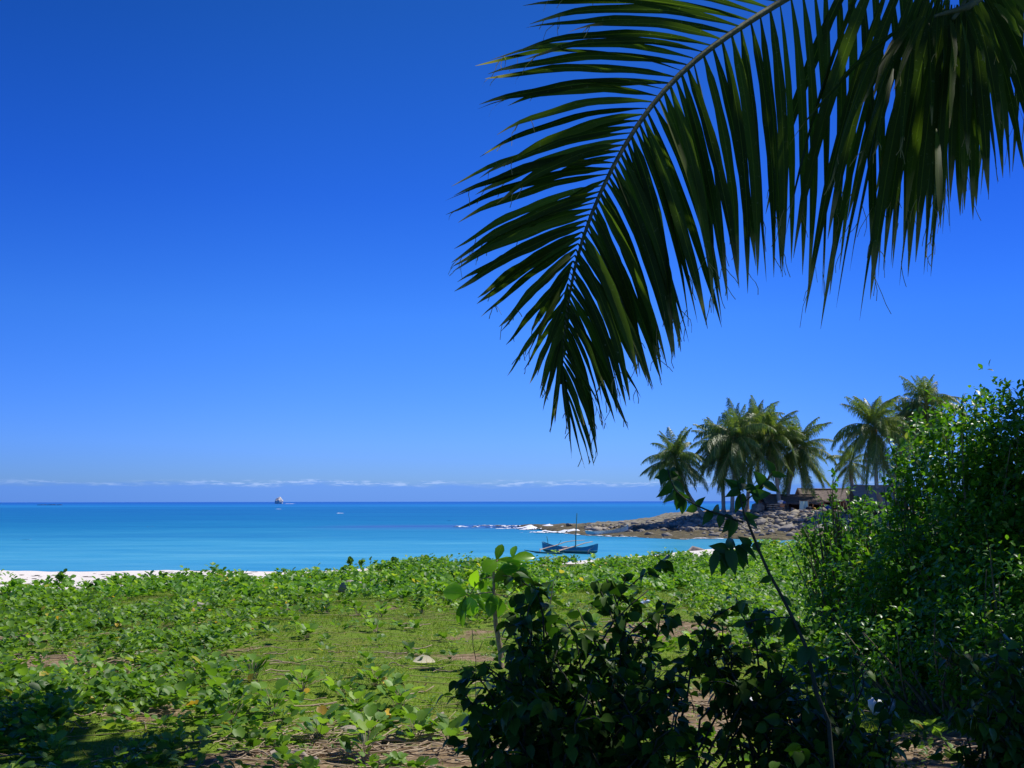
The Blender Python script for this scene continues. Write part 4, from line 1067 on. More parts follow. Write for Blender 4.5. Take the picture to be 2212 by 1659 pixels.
tipsD = [(1500, 1330, 5.0), (1545, 1320, 5.0), (1590, 1290, 5.1), (1560, 1350, 4.9), (1620, 1330, 5.1), (1500, 1400, 4.9), (1560, 1410, 4.9), (1610, 1400, 5.0), (1660, 1400, 5.0), (1700, 1420, 4.9), (1480, 1370, 4.9), (1640, 1450, 4.9), (1545, 1440, 4.9), (1490, 1440, 5.0), (1590, 1470, 4.8), (1540, 1480, 4.9), (1640, 1480, 4.8), (1700, 1460, 4.9), (1740, 1440, 5.0)]
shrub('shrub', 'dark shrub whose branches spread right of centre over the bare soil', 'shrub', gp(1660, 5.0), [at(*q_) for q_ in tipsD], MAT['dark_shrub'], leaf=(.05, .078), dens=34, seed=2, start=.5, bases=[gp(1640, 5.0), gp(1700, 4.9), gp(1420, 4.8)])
tipsE = []
for _ in range(60): tipsE.append((rl.uniform(1620, 1930), rl.uniform(1500, 1690), rl.uniform(4.2, 5.2)))
for _ in range(14): tipsE.append((rl.uniform(1700, 1900), rl.uniform(1400, 1520), rl.uniform(4.9, 5.8)))
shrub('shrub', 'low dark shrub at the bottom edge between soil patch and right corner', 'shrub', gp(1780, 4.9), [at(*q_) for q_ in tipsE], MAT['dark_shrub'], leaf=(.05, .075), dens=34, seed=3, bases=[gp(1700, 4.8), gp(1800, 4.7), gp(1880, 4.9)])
tipsF = []
for _ in range(46): tipsF.append((rl.uniform(2010, 2260), rl.uniform(1360, 1640), rl.uniform(5.4, 6.6)))
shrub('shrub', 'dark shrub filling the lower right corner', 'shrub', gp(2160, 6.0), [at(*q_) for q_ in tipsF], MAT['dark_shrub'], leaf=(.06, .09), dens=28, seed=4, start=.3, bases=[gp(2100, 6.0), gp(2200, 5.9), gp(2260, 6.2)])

# slender leaning plant in front of the point
def chain(pts, Y): return np.array([at(a, b, Y) for a, b in pts])
t = empty('leaning_plant', tuple(gp(1775, 4.1))); tag(t, 'slender dark plant with a long leaning stem and few leaves against the palms', 'plant')
g_ = Geo(); YL = 4.1
main = chain([(1790, 1560), (1765, 1500), (1742, 1400), (1715, 1340), (1690, 1290), (1662, 1240), (1640, 1190), (1620, 1140), (1608, 1110), (1600, 1080), (1597, 1055)], YL)
main = np.concatenate([[gp(1800, YL)], main])
g_.tube(main, .0075 * (1.3 - .8 * np.linspace(0, 1, len(main))), 6)
br1 = chain([(1606, 1128), (1585, 1122), (1560, 1112), (1535, 1105), (1505, 1092), (1480, 1078), (1460, 1060), (1450, 1040), (1442, 1012)], YL - .05); g_.tube(br1, .0036 * (1.3 - .7 * np.linspace(0, 1, len(br1))), 5)
br2 = chain([(1645, 1200), (1628, 1180), (1600, 1178), (1570, 1185), (1545, 1200)], YL + .03); g_.tube(br2, .003, 5)
br3 = chain([(1710, 1333), (1680, 1335), (1640, 1338), (1610, 1345)], YL); g_.tube(br3, .003, 5)
br4 = chain([(1602, 1090), (1625, 1070), (1650, 1045), (1668, 1022)], YL); g_.tube(br4, .003, 5)
child('stems', g_.mesh('stems', True), MAT['bark'], t)
LV_ = [((1440, 1015), (1425, 1045)), ((1445, 1020), (1470, 1035)), ((1450, 1040), (1428, 1075)), ((1455, 1045), (1487, 1068)), ((1450, 1035), (1462, 1002)), ((1460, 1060), (1440, 1085)), ((1465, 1062), (1490, 1085)), ((1470, 1070), (1462, 1105)), ((1448, 1030), (1415, 1030)),
       ((1480, 1080), (1468, 1112)), ((1505, 1092), (1520, 1075)), ((1505, 1095), (1480, 1105)), ((1535, 1105), (1520, 1132)), ((1540, 1107), (1560, 1090)), ((1560, 1112), (1552, 1140)), ((1565, 1113), (1590, 1122)), ((1585, 1122), (1578, 1165)), ((1585, 1122), (1563, 1148)), ((1610, 1120), (1642, 1140)), ((1607, 1115), (1635, 1118)),
       ((1597, 1060), (1575, 1045)), ((1597, 1060), (1570, 1070)), ((1598, 1055), (1605, 1025)), ((1600, 1058), (1630, 1040)), ((1625, 1070), (1665, 1065)), ((1628, 1066), (1640, 1090)), ((1600, 1070), (1590, 1110)), ((1600, 1068), (1612, 1108)), ((1650, 1045), (1632, 1020)), ((1650, 1045), (1685, 1060)), ((1668, 1022), (1700, 1030)), ((1668, 1024), (1660, 995)), ((1625, 1062), (1658, 1042)), ((1600, 1060), (1565, 1030)), ((1612, 1050), (1640, 1070)),
       ((1570, 1185), (1535, 1180)), ((1570, 1185), (1545, 1225)), ((1570, 1188), (1565, 1245)), ((1575, 1188), (1590, 1240)), ((1560, 1190), (1532, 1215)), ((1590, 1180), (1620, 1215)), ((1600, 1178), (1640, 1205)), ((1570, 1182), (1590, 1160)), ((1545, 1200), (1537, 1240)), ((1620, 1180), (1600, 1160)), ((1625, 1182), (1650, 1175)), ((1555, 1190), (1575, 1225)), ((1600, 1180), (1605, 1232)),
       ((1690, 1290), (1712, 1310)), ((1665, 1245), (1640, 1262)), ((1710, 1333), (1690, 1378)), ((1715, 1340), (1700, 1400)), ((1640, 1338), (1630, 1375)), ((1610, 1345), (1580, 1352)), ((1680, 1335), (1672, 1370)), ((1742, 1400), (1725, 1440)), ((1742, 1400), (1770, 1440)), ((1720, 1350), (1745, 1378))]
B = []; D = []; S = []
for (a, b) in LV_:
    A_ = at(*a, YL + random.uniform(-.03, .03)); B_ = at(*b, YL + random.uniform(-.05, .05)); B.append(A_); D.append(B_ - A_); S.append(np.linalg.norm(B_ - A_) * 1.12)
S = np.array(S)
child('foliage', scatter('foliage', HEART, frames(np.array(D), np.array([[random.gauss(0, .5), -1, random.gauss(.3, .4)] for _ in B]), np.stack([S * rng.uniform(.5, .8, len(S)), S * .92, S], -1)), np.array(B), rng.random(len(B)) * .8), MAT['sprig'], t)

# sapling with big leaves
def s4(x, y_): return (939 + x * .1543, 1178 + y_ * .1543)
YS = 11.2; b0 = onground(1084, 1444); YS = b0[1]
t = empty('sapling', tuple(b0)); tag(t, 'young sapling with large bright translucent leaves on a bare pale stem', 'sapling')
g_ = Geo()
tr = np.array([at(*s4(x, y_), YS) for x, y_ in ((925, 1500), (905, 1380), (880, 1240), (855, 1120), (840, 900), (830, 700), (828, 500), (822, 380), (850, 280), (880, 200))]); tr = np.concatenate([[b0 - [0, 0, .05]], tr])
g_.tube(tr, [.032, .03, .028, .027, .026, .022, .018, .014, .011, .009, .006], 8)
for pts in (((830, 655), (700, 665), (600, 680), (480, 700), (440, 690)), ((828, 680), (950, 700), (1100, 740), (1180, 770)), ((822, 460), (720, 450), (640, 480), (560, 580), (500, 680)), ((825, 345), (900, 360), (1100, 330), (1200, 300)), ((850, 230), (960, 190), (1080, 180)), ((1120, 600), (1130, 500), (1100, 450), (960, 400)), ((950, 700), (1000, 720), (1110, 640), (1120, 600))):
    g_.tube([at(*s4(*q_), YS + .02 * i) for i, q_ in enumerate(pts)], .006, 5)
child('stem', g_.mesh('stem', True), MAT['pale_bark'], t)
SL = [((870, 205), (935, -25), .55, .2), ((1095, 185), (1112, -20), .45, .5), ((1085, 185), (1400, 125), .5, .8), ((868, 225), (690, 330), 1.1, .7), ((880, 200), (1210, 225), .35, .9), ((860, 350), (1300, 275), .45, .6), ((1215, 300), (1260, 570), .8, .1), ((960, 400), (1110, 570), .9, .1), ((600, 345), (520, 620), .55, .8), ((440, 690), (120, 610), .75, .7), ((485, 715), (505, 970), 1.0, .6), ((440, 710), (310, 1090), .3, .05), ((440, 715), (365, 1120), .25, .1), ((585, 740), (710, 900), .4, .1),
      ((640, 690), (865, 785), .5, .75), ((845, 700), (870, 1010), 1.0, .1), ((800, 700), (780, 960), .6, .1), ((1110, 760), (1080, 940), .8, .15), ((1135, 430), (1130, 570), .4, .9), ((720, 450), (650, 650), .6, .1), ((690, 470), (620, 620), .5, .1), ((900, 360), (1140, 300), .7, .2), ((870, 340), (700, 380), .4, .7), ((1180, 770), (1310, 800), .6, .2), ((480, 700), (660, 740), .4, .6), ((600, 880), (590, 940), .6, .5), ((830, 640), (900, 500), .35, .1), ((850, 690), (760, 560), .3, .1), ((1150, 760), (1160, 870), .6, .7), ((560, 580), (600, 480), .5, .2)]
B = []; D = []; S = []; Nn = []; rd = []
for (a, b, wf, c_) in SL:
    A_ = at(*s4(*a), YS + random.uniform(-.05, .05)); B_ = at(*s4(*b), YS + random.uniform(-.12, .12)); L = np.linalg.norm(B_ - A_)
    B.append(A_); D.append(B_ - A_); S.append([L * wf * 1.6 if wf < .95 else L * 1.5, L * 1.04, L]); Nn.append([random.gauss(0, .3), -1, random.uniform(.2, .9)]); rd.append(c_)
child('foliage', scatter('foliage', BIG, frames(np.array(D), np.array(Nn), np.array(S)), np.array(B), np.array(rd)), MAT['sapling'], t)

# the thin dead twig left of the shrub
g_ = Geo(); a = onground(1030, 1440)
g_.tube([at(1028, 1440, 8.0) - [0, 0, .25], at(1028, 1425, 8.0), at(1022, 1395, 8.0), at(1020, 1360, 8.0)], .003, 4); g_.tube([at(1020, 1410, 8.0), at(1035, 1405, 8.0), at(1043, 1385, 8.0)], .0025, 4)
P0 = at(1028, 1440, 8.0); g_.tube([[P0[0], 8.0, float(gh(P0[0], 8.0)) - .02], P0 - [0, 0, .24]], .004, 4)
tag(link('dead_twig', g_.mesh('dead_twig'), MAT['bark']), 'thin bare dead twig standing up left of the dark shrub', 'twig')

# big bushes at right
def bush(label, blobs, dens, leaf, seed, mat='bush', sprigs=(), group='green bushes at the right', gaps=.22):
    r_ = np.random.default_rng(seed); b0 = at(blobs[0][0], blobs[0][1], blobs[0][2]); bx = np.mean([at(b[0], b[1], b[2])[0] for b in blobs]); by = np.mean([b[2] for b in blobs])
    base = np.array([bx, by, float(gh(bx, by))]); t = empty('bush', tuple(base)); tag(t, label, 'bush', group)
    C = []; O = []; g_ = Geo()
    for (px, py, Y, rr_) in blobs:
        c = at(px, py, Y); n_ = int(dens * 4.19 * rr_ ** 3 * .9 + 40 * rr_ * rr_ * 10)
        d = norm(r_.normal(size=(n_, 3))); rad = rr_ * r_.uniform(.25, 1.0, n_) ** .5
        nn = np.array([noise.fractal((q_[0] * 2.2, q_[1] * 2.2, q_[2] * 2.2), .8, 2, 3) for q_ in (c + d * rr_ * .9)])
        rad = rad * (1 + .75 * nn); P = c + d * rad[:, None] * [1, .9, 1]
        hole = np.array([noise.noise((q_[0] * 5, q_[1] * 5, q_[2] * 5)) for q_ in P]); ok = (hole > -gaps) & (P[:, 2] > gh(P[:, 0], P[:, 1]) + .03)
        C.append(P[ok]); O.append(d[ok])
        foot = np.array([base[0] + (c[0] - base[0]) * .45, base[1] + (c[1] - base[1]) * .5, 0]); foot[2] = float(gh(foot[0], foot[1])) - .05
        for _ in range(9):
            e_ = c + norm(r_.normal(size=3)) * rr_ * r_.uniform(.8, 1.15); m_ = (foot + e_) / 2 + r_.normal(0, .12, 3); g_.tube(bez(foot + r_.normal(0, .08, 3) * [1, 1, 0], m_, e_, 9), .016 * (1.2 - .95 * np.linspace(0, 1, 9)), 5)
    for (pts, Y, n_) in sprigs:
        P = np.array([at(a_, b_, Y) for a_, b_ in pts]); g_.tube(P, .007 * (1.3 - .8 * np.linspace(0, 1, len(P))), 5)
        u = r_.uniform(0, 1, n_) * (len(P) - 1); i = np.minimum(u.astype(int), len(P) - 2)
        C.append(P[i] + (P[i + 1] - P[i]) * (u - i)[:, None] + r_.normal(0, .02, (n_, 3))); O.append(norm(r_.normal(size=(n_, 3))))
    C = np.concatenate(C); O = np.concatenate(O); n_ = len(C)
    D = O * .7 + norm(r_.normal(size=(n_, 3))) * .8 + [0, 0, -.15]; Nn = np.array([0, 0, 1.0]) + O * .5 + .6 * norm(r_.normal(size=(n_, 3)))
    child('stems', g_.mesh('stems', True), MAT['twig'], t)
    child('foliage', scatter('foliage', SMALL, frames(D, Nn, r_.uniform(leaf[0], leaf[1], n_)), C, np.clip(r_.normal(.5, .22, n_), 0, .99)), MAT[mat], t)
    return t
bush('tall leafy green bush at the right edge rising above the horizon', [(2085, 1010, 10.8, .72), (2190, 985, 10.2, .72), (1990, 1030, 11.4, .33), (1955, 990, 11.5, .17), (1945, 1060, 11.5, .2), (2060, 1140, 11, .75), (2200, 1150, 10, .8), (2150, 1280, 9.8, .8), (2010, 1250, 10.6, .62), (1965, 1120, 11.4, .28), (2240, 1350, 9.2, .7), (2270, 1050, 9.8, .8), (2050, 920, 11, .26), (2120, 1400, 9.6, .6)], 2600, (.045, .085), 21,
     sprigs=(([(2150, 1000), (2140, 930), (2128, 880), (2124, 850)], 10.6, 22), ([(2200, 960), (2190, 890), (2180, 840), (2160, 822)], 10.2, 26), ([(2205, 900), (2206, 860), (2215, 830)], 10.2, 14), ([(2000, 980), (1985, 930), (1990, 905)], 11.3, 26), ([(2090, 930), (2075, 880), (2085, 850)], 10.9, 24), ([(1960, 1050), (1935, 1000), (1925, 960)], 11.4, 30), ([(2180, 900), (2215, 870), (2230, 850)], 10.0, 20), ([(2110, 920), (2105, 880), (2118, 858)], 10.7, 18), ([(2045, 950), (2040, 905), (2052, 880)], 11, 18), ([(2020, 960), (2010, 925)], 11.2, 14), ([(1950, 1000), (1928, 975), (1918, 945)], 11.5, 18), ([(1960, 1080), (1925, 1050), (1905, 1030)], 11.5, 20)))
bush('lower bush spreading left below the thatched huts', [(1905, 1170, 12.2, .5), (1815, 1180, 12.8, .36), (1870, 1270, 11.8, .55), (1965, 1210, 11.6, .5), (1792, 1100, 12.8, .16), (1810, 1070, 12.8, .14), (1860, 1100, 12.6, .2), (1930, 1330, 10.8, .6), (1780, 1240, 12.6, .4), (1800, 1330, 11.8, .36), (1900, 1120, 12.3, .25), (1745, 1175, 13, .24), (1770, 1140, 13, .2), (1840, 1140, 12.6, .25)], 2400, (.05, .085), 22,
     sprigs=(([(1800, 1130), (1798, 1080), (1800, 1040), (1805, 1020)], 12.8, 26), ([(1850, 1120), (1868, 1080), (1880, 1050)], 12.5, 18), ([(1750, 1180), (1738, 1150), (1742, 1130)], 13, 18)))
bush('dark shaded bush filling the middle of the right edge', [(2060, 1380, 8.6, .42), (2170, 1440, 8.0, .5), (1960, 1420, 9.0, .4), (2230, 1300, 8.2, .5), (1870, 1420, 9.6, .36), (2080, 1480, 8.2, .3)], 3400, (.035, .06), 23, sprigs=(), gaps=.25)

# ---------------------------------------------------------------- foreground coconut palm
CR = np.array([4.3, 3.9, 8.3])                     # where the fronds spring from, out of the picture at upper right
bt = np.array([4.9, 4.2, float(gh(4.9, 4.2)) - .1])
palm = empty('palm_tree', tuple(bt)); tag(palm, 'near coconut palm whose dark fronds hang into the picture at upper right', 'palm tree')
P = bez(bt, (bt + CR) / 2 + [.25, 0, 0], CR, 20); g_ = Geo(); rad = .17 * (1.15 - .3 * np.linspace(0, 1, 20)) * (1 + .05 * np.sin(np.arange(20) * 2.2)); rad[0] *= 1.5
g_.tube(P, rad, 12); child('trunk', g_.mesh('trunk', True), MAT['palm_trunk'], palm)

def leaflets(name, items, width, seed, par, mat, thread=True):
    """items: (base, ctrl, tip, normal). Folded ribbons with a rib, narrowing to a frayed tip"""
    r_ = random.Random(seed); n = 15; V = []; Fq = []; A = []; LU = []; LVv = []; c = 0
    us = np.linspace(0, 1, n)
    prof = np.interp(us, [0, .05, .15, .4, .65, .82, .93, 1], [.16, .3, .72, 1.0, .9, .6, .28, .03])
    for (b, k, t_, nv, wf) in items:
        P = bez(b, k, t_, n); L = np.linalg.norm(t_ - b)
        wob = r_.uniform(0, 6); P[:, 2] += .004 * np.sin(us * 14 + wob) * us; T = norm(np.gradient(P, axis=0))
        tw0 = r_.gauss(0, .35); tw1 = r_.gauss(0, .8)
        a = r_.random(); w_ = width * wf * r_.uniform(.85, 1.12); fold = r_.uniform(.25, .55)
        for i in range(n):
            s_ = norm(np.cross(T[i], nv)); m_ = np.cross(s_, T[i]); th = tw0 + tw1 * us[i]
            s2 = s_ * math.cos(th) + m_ * math.sin(th); m2 = np.cross(s2, T[i])
            w2 = w_ * prof[i] / 2 * (1 + .08 * math.sin(us[i] * 23 + wob))
            V += [P[i] - s2 * w2 + m2 * w2 * fold, P[i], P[i] + s2 * w2 + m2 * w2 * fold]
            A += [a] * 3; LU += [-.5, 0, .5]; LVv += [us[i]] * 3
            if i: Fq += [[c - 3, c - 2, c + 1, c], [c - 2, c - 1, c + 2, c + 1]]
            c += 3
        if thread:
            for _ in range(r_.choice((0, 1, 2, 3))):   # frayed threads at the tip
                i0 = r_.randint(n - 4, n - 2); q = P[i0].copy(); d = T[i0] + np.array([r_.gauss(0, .5), r_.gauss(0, .3), r_.gauss(-.1, .4)]); l = L * r_.uniform(.04, .14)
                sd_ = norm(np.cross(d, nv)) * .0011
                for j in range(5):
                    V += [q - sd_, q, q + sd_]; A += [a] * 3; LU += [-.5, .3, .5]; LVv += [1.0] * 3
                    if j: Fq += [[c - 3, c - 2, c + 1, c], [c - 2, c - 1, c + 2, c + 1]]
                    c += 3; d = norm(d + np.array([r_.gauss(0, .25), 0, -.35])); q = q + d * l / 4
    me = mesh_from(name, np.array(V), [np.array(Fq)], {'rnd': np.array(A), 'lu': np.array(LU), 'lv': np.array(LVv)}, True)
    return child(name, me, mat, par)

def interp_pts(tab, t, cols):
    tab = np.array(tab, float); return [float(np.interp(t, tab[:, 0], tab[:, c_])) for c_ in cols]

# frond A: rachis in survey units (t = running coordinate)
RA = [(-330, 2300, -520, 3.7), (-230, 2120, -270, 3.5), (-130, 1930, -130, 3.35), (-60, 1800, -60, 3.22), (0, 1690, 0, 3.12), (60, 1597, 60, 3.02), (130, 1490, 130, 2.95), (190, 1436, 190, 2.9), (232, 1396, 232, 2.87), (287, 1362, 287, 2.84), (341, 1328, 341, 2.81), (415, 1294, 415, 2.78), (473, 1268, 473, 2.76), (539, 1244, 539, 2.74), (604, 1227, 604, 2.73), (691, 1217, 691, 2.72), (753, 1213, 753, 2.72), (830, 1212, 830, 2.72)]
LT_ = [(-330, 2100, -700), (-200, 1800, -420), (-100, 1450, -220), (-50, 1220, -90), (10, 1130, -20), (45, 1122, 12), (80, 1145, 92), (120, 1060, 130), (150, 1042, 146), (185, 1042, 235), (205, 1046, 255), (232, 1073, 322), (262, 1064, 372), (287, 992, 418), (330, 985, 440), (370, 979, 475), (430, 972, 568), (470, 998, 600), (510, 1025, 670), (550, 1065, 718), (600, 1100, 762), (650, 1128, 805), (700, 1160, 850), (760, 1200, 920), (800, 1226, 980), (830, 1245, 1005)]
RT_ = [(-330, 2250, 250), (-230, 2120, 420), (-130, 1960, 560), (-80, 1850, 640), (-40, 1770, 640), (0, 1712, 590), (30, 1690, 585), (60, 1650, 610), (90, 1628, 640), (130, 1600, 640), (190, 1555, 690), (230, 1545, 695), (260, 1500, 715), (300, 1492, 738), (341, 1465, 765), (415, 1428, 800), (473, 1400, 822), (539, 1378, 850), (604, 1350, 882), (650, 1326, 915), (691, 1312, 932), (753, 1291, 975), (800, 1283, 990), (830, 1272, 1000)]
rA = random.Random(4)
fr = empty('frond', tuple(CR)); fr.parent = palm; fr.matrix_parent_inverse = Matrix.Translation(palm.location).inverted(); 
frA = fr
items = []
ts = []
tcur = -320.0
while tcur < 828: ts.append(tcur); tcur += 13.5 if tcur < 300 else (12.5 if tcur < 600 else 11.5)
for side, tab in ((-1, LT_), (1, RT_)):
    for k_, t_ in enumerate(ts):
        x, y_, Y = interp_pts(RA, t_, (1, 2, 3)); tx, ty = interp_pts(tab, t_, (1, 2))
        grp = .5 - .5 * math.cos(t_ * .075 + side)           # tips bunch in groups
        tx += rA.gauss(0, 15) + (4 * grp if side < 0 else -10 * grp) ; ty += rA.gauss(0, 11)
        if side > 0 and rA.random() < .3: ty -= rA.uniform(10, 80)
        if side < 0 and rA.random() < .2 and t_ < 640: tx += rA.uniform(25, 120); ty -= rA.uniform(0, 30)
        b = at(x, y_, Y); dY = rA.gauss(0, .10) + (.10 if side > 0 else -.05)
        tip = at(tx, ty, Y + dY)
        L = np.linalg.norm([tx - x, ty - y_])
        if side < 0: cx_ = x + (tx - x) * .5; cy_ = y_ + (ty - y_) * .5 - L * (.13 if t_ < 400 else .09) * rA.uniform(.6, 1.3)
        else: cx_ = x + (tx - x) * .5 + L * (.07 if t_ > 300 else .05) * rA.uniform(.3, 1.4); cy_ = y_ + (ty - y_) * .42
        ctrl = at(cx_, cy_, Y + dY * .3 - .04)
        nv = norm([rA.gauss(0, .25), -1, rA.gauss(-.35, .3)])
        wf = (.8 if side < 0 else 1.0) if t_ < 500 else np.interp(t_, [500, 620, 720, 830], [.95, .66, .44, .3])
        items.append((b, ctrl, tip, nv, wf))
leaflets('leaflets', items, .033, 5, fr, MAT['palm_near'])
g_ = Geo(); Pr = np.array([at(a_[1], a_[2], a_[3]) for a_ in RA]); Pr = np.concatenate([[CR, (CR + Pr[0]) / 2 + [0, 0, .1]], Pr])
# smooth the stalk
from itertools import accumulate
tt = np.concatenate([[0], np.cumsum(np.linalg.norm(np.diff(Pr, axis=0), axis=1))]); tf_ = np.linspace(0, tt[-1], 70); Ps = np.stack([np.interp(tf_, tt, Pr[:, i]) for i in range(3)], -1)
for _ in range(6): Ps[1:-1] = (Ps[:-2] + 2 * Ps[1:-1] + Ps[2:]) / 4
g_.tube(Ps, np.interp(np.linspace(0, 1, 70), [0, .5, .62, .8, 1], [.03, .0165, .0135, .009, .0025]), 8)
child('stalk', g_.mesh('stalk', True), MAT['rachis'], fr)

# frond B: hangs toward the camera at the right
RB = [(0, 2420, -420, 3.9), (1, 2300, -260, 3.6), (2, 2190, -120, 3.35), (3, 2110, -30, 3.15), (4, 2060, 40, 3.0)]
frB = empty('frond', tuple(CR)); frB.parent = palm; frB.matrix_parent_inverse = Matrix.Translation(palm.location).inverted()
LB = [(1930, -60, 1740, 682), (1955, -50, 1775, 700), (1980, -40, 1805, 660), (1990, -30, 1830, 600), (2005, -30, 1858, 690), (2010, -20, 1875, 640), (2020, -20, 1905, 590), (2030, -10, 1925, 560), (2035, 0, 1942, 620), (2040, 0, 1962, 605), (2045, 10, 1975, 560), (2050, 0, 1990, 585), (2055, 10, 2012, 600), (2060, 20, 2022, 520), (2062, 10, 2035, 482), (2068, 10, 2052, 440), (2070, 20, 2070, 478), (2075, 20, 2088, 455), (2080, 20, 2102, 482), (2085, 20, 2110, 440), (2090, 10, 2133, 420), (2095, 10, 2140, 400), (2100, 0, 2163, 400), (2105, 0, 2172, 380), (2110, -10, 2192, 385), (2115, -10, 2212, 378), (2120, -20, 2240, 340), (2130, -30, 2275, 330), (2140, -40, 2310, 300), (2150, -50, 2350, 280), (1900, -70, 1715, 560), (1880, -80, 1700, 500), (1860, -90, 1665, 470), (2160, -60, 2390, 250), (2050, 0, 1950, 480), (2010, -40, 1840, 480), (2090, 0, 2080, 330), (2100, 0, 2160, 280), (1960, -60, 1790, 520), (2040, -20, 1890, 430)]
items = []
for (bx, by, tx, ty) in LB:
    Y = rA.uniform(3.0, 3.25); dY = rA.gauss(.05, .08)
    b = at(bx, by, Y); tip = at(tx + rA.gauss(0, 4), ty + rA.gauss(0, 6), Y + dY); ctrl = at((bx + tx) / 2 + (tx - bx) * .16, by + (ty - by) * .4, Y + dY * .4 - .05)
    items.append((b, ctrl, tip, norm([rA.gauss(0, .25), -1, rA.gauss(-.3, .25)]), 1.12))
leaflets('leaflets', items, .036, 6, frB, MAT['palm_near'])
Pr = np.concatenate([[CR], [at(a_[1], a_[2], a_[3]) for a_ in RB]]); g_ = Geo(); g_.tube(Pr, np.linspace(.03, .006, len(Pr)), 8); child('stalk', g_.mesh('stalk', True), MAT['rachis'], frB)

# frond C: short sunlit leaflets in front
frC = empty('frond', tuple(CR)); frC.parent = palm; frC.matrix_parent_inverse = Matrix.Translation(palm.location).inverted()
def z8(x, y_): return (1621 + x * .3087, y_ * .3087)
LC = [((1100, 160), (270, 1015), .8), ((1180, 120), (770, 750), 1.0), ((900, 330), (545, 1340), 1.1), ((1000, 420), (750, 1190), 1.1), ((1000, 480), (870, 1080), 1.0), ((1150, 200), (1050, 1110), 1.1), ((1250, 160), (1270, 880), 1.0), ((1400, 140), (1430, 510), 1.0), ((1470, 130), (1545, 670), 1.1), ((1560, 80), (1740, 450), .7), ((1640, 40), (1860, 530), .7), ((1700, 20), (1900, 270), .9), ((1310, 80), (1300, 400), .9), ((1080, 180), (860, 700), 1.0), ((1350, 60), (1350, 480), 1.0), ((1500, 60), (1640, 430), .9), ((1230, 100), (1000, 640), .9), ((1420, 300), (1390, 900), 1.0), ((1300, 900), (1330, 1600), 1.0), ((1330, 1050), (1250, 1750), 1.0)]
items = []
for (a_, b_, wf) in LC:
    a2 = z8(*a_); b2 = z8(*b_); Y = 2.62 + rA.uniform(-.06, .06)
    b = at(*a2, Y + .12); tip = at(*b2, Y - .05); ctrl = at((a2[0] + b2[0]) / 2 + (b2[0] - a2[0]) * .08, a2[1] + (b2[1] - a2[1]) * .38, Y)
    items.append((b, ctrl, tip, norm([rA.gauss(.1, .2), -1, rA.gauss(.3, .25)]), wf * .85))
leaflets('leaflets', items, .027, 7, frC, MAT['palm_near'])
Pr = np.array([CR, at(2480, -480, 3.6), at(2300, -220, 3.1), at(2150, -30, 2.8), at(2090, 15, 2.72), at(2020, 35, 2.7)]); g_ = Geo(); g_.tube(Pr, np.linspace(.03, .005, len(Pr)), 8); child('stalk', g_.mesh('stalk', True), MAT['rachis'], frC)

# the rest of the crown, above and behind the picture
NF = [frond_mesh('frond', (MAT['palm_near'], MAT['rachis']), 4.4, math.radians(e_), math.radians(s_), 70, .85, .05, 300 + i, hang=.8) for i, (e_, s_) in enumerate(((70, 60), (48, 75), (28, 70), (8, 50)))]
for k in range(16):
    a_ = k * 2.39996 + .4; lev = min(3, k // 4)
    d_ = np.array([math.cos(a_), math.sin(a_)])
    # keep the low ones out of the picture: those that reach toward it stay high
    if d_[0] < .05: continue
    if d_[0] < -.1 and lev > 1: lev = 1
    o = link('frond', NF[lev]); o.parent = palm; o.location = tuple(CR - bt + [0, 0, .1]); o.rotation_euler = (0, 0, a_)
for k in range(5):
    o = link('coconut', COCO); o.parent = palm; o.location = tuple(CR - bt + [.25 * math.cos(k * 1.3), .25 * math.sin(k * 1.3), -.3]); 

# ---------------------------------------------------------------- broad tree overhead that shades the near ground
def shade_limit(x): return np.interp(x, [-12, -5, -2.9, -1.7, -1.0, 2.2, 2.8, 3.4, 4.0, 5.0, 9], [9.9, 9.5, 8.0, 6.9, 6.2, 6.3, 8.2, 9.3, 10.3, 11.0, 11.6])
n = 64000
gx = rng.uniform(-9, 9.5, n); gy = rng.uniform(-5, 11.8, n)
lim = shade_limit(gx) + .35 * noise2(gx, gy, 1.3, 3)
hole = noise2(gx, gy, 1.1, 17)
ok = (gy < lim) & (hole > np.where(gx < -1.5, -.5, np.where(gx < 2.3, -.17, -.36)))
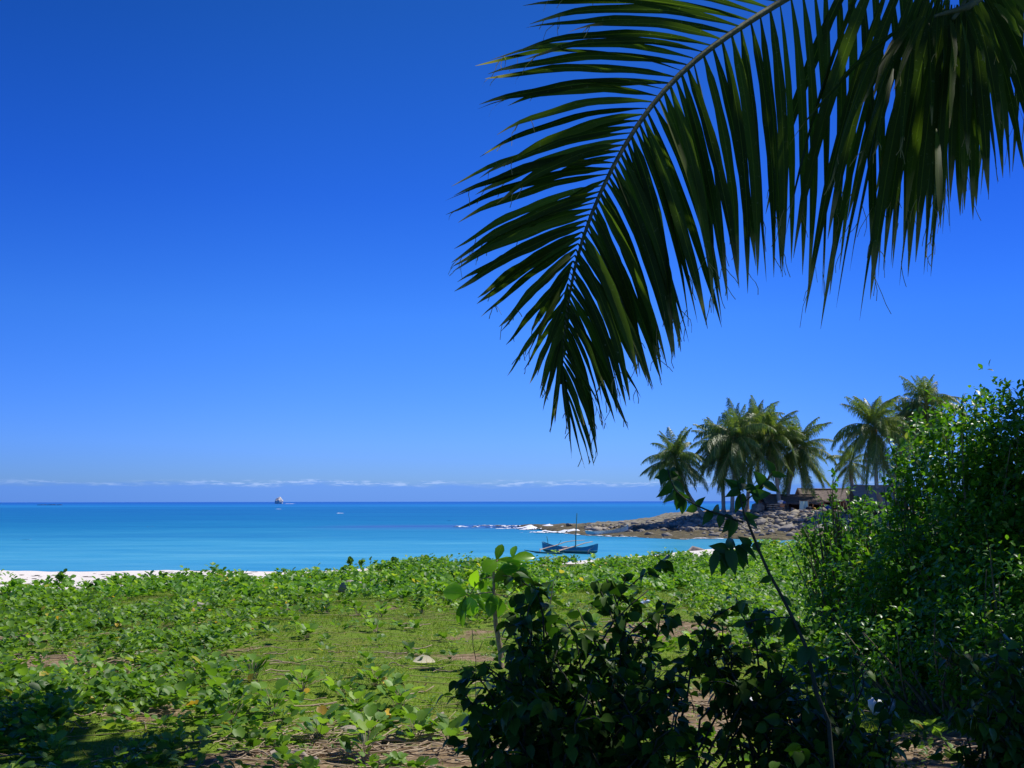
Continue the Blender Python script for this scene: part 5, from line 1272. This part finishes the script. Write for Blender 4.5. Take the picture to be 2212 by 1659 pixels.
# two openings that let the sun reach the soil patches by the right corner
for (px, py, rx, ry) in ((2010, 1625, .55, .4), (1560, 1560, .4, .3)):
    q_ = onground(px, py); ok &= ((gx - q_[0]) / rx) ** 2 + ((gy - q_[1]) / ry) ** 2 > 1
gx, gy = gx[ok], gy[ok]; n = len(gx)
sh = sdir / sdir[2]
G0 = np.stack([gx, gy, np.full(n, 2.8)], -1)
kz = np.maximum(6.0, (2.4 + .545 * gy) / (1 - .545 * sh[1])) + rng.uniform(0, 1.6, n)
C = G0 + sh[None] * kz[:, None]
px, py = project(C); inside = (py > -60) & (px < 2280) & (px > -80) & (C[:, 1] > .3)
C = C[~inside]
# chinks where the sun comes through onto the near fronds
for (px, py, Y, rad_) in ((1250, 25, 3.0, .16), (1150, 150, 2.95, .2), (1330, 120, 3.0, .16), (1420, 60, 3.05, .14), (1080, 245, 2.9, .12), (1050, 400, 2.8, .12), (1030, 450, 2.8, .1), (1150, 530, 2.75, .15), (1220, 490, 2.75, .1), (1190, 580, 2.75, .09), (1290, 560, 2.75, .08), (1100, 580, 2.75, .08),
                          (1350, 400, 2.8, .07), (1390, 330, 2.8, .06), (1850, 150, 2.6, .4), (1950, 200, 2.6, .4), (2080, 120, 2.6, .4), (2150, 80, 2.6, .15), (2030, 420, 3.1, .14), (2010, 520, 3.1, .1), (1900, 300, 2.6, .14)):
    q_ = at(px, py, Y); rel = C - q_; al = rel @ sdir; dd = np.linalg.norm(rel - al[:, None] * sdir, axis=1)
    C = C[~((dd < rad_ + .1) & (al > 0))]
n = len(C)
tb = np.array([10.5, 2.0, 2.7])
tree = empty('shade_tree', tuple(tb)); tag(tree, 'broad leafy tree overhead out of the picture, shading the foreground', 'tree')
D = sphere_dirs(n) * [1, 1, .6]; child('crown', scatter('crown', BIG, frames(D, sphere_dirs(n) * .6 + [0, 0, 1], rng.uniform(.16, .26, n) * 1.0), C, rng.random(n)), MAT['canopy'], tree)
g_ = Geo(); topk = np.array([9.6, 2.3, 8.0]); g_.tube(bez(tb, (tb + topk) / 2 + [.3, 0, 0], topk, 10), np.linspace(.42, .26, 10), 12)
for i in range(26):
    e_ = C[rng.integers(0, n)]; g_.tube(bez(topk, (topk + e_) / 2 + [0, 0, .7], e_, 12), np.linspace(.13, .015, 12), 6)
child('trunk', g_.mesh('trunk', True), MAT['pale_bark'], tree)
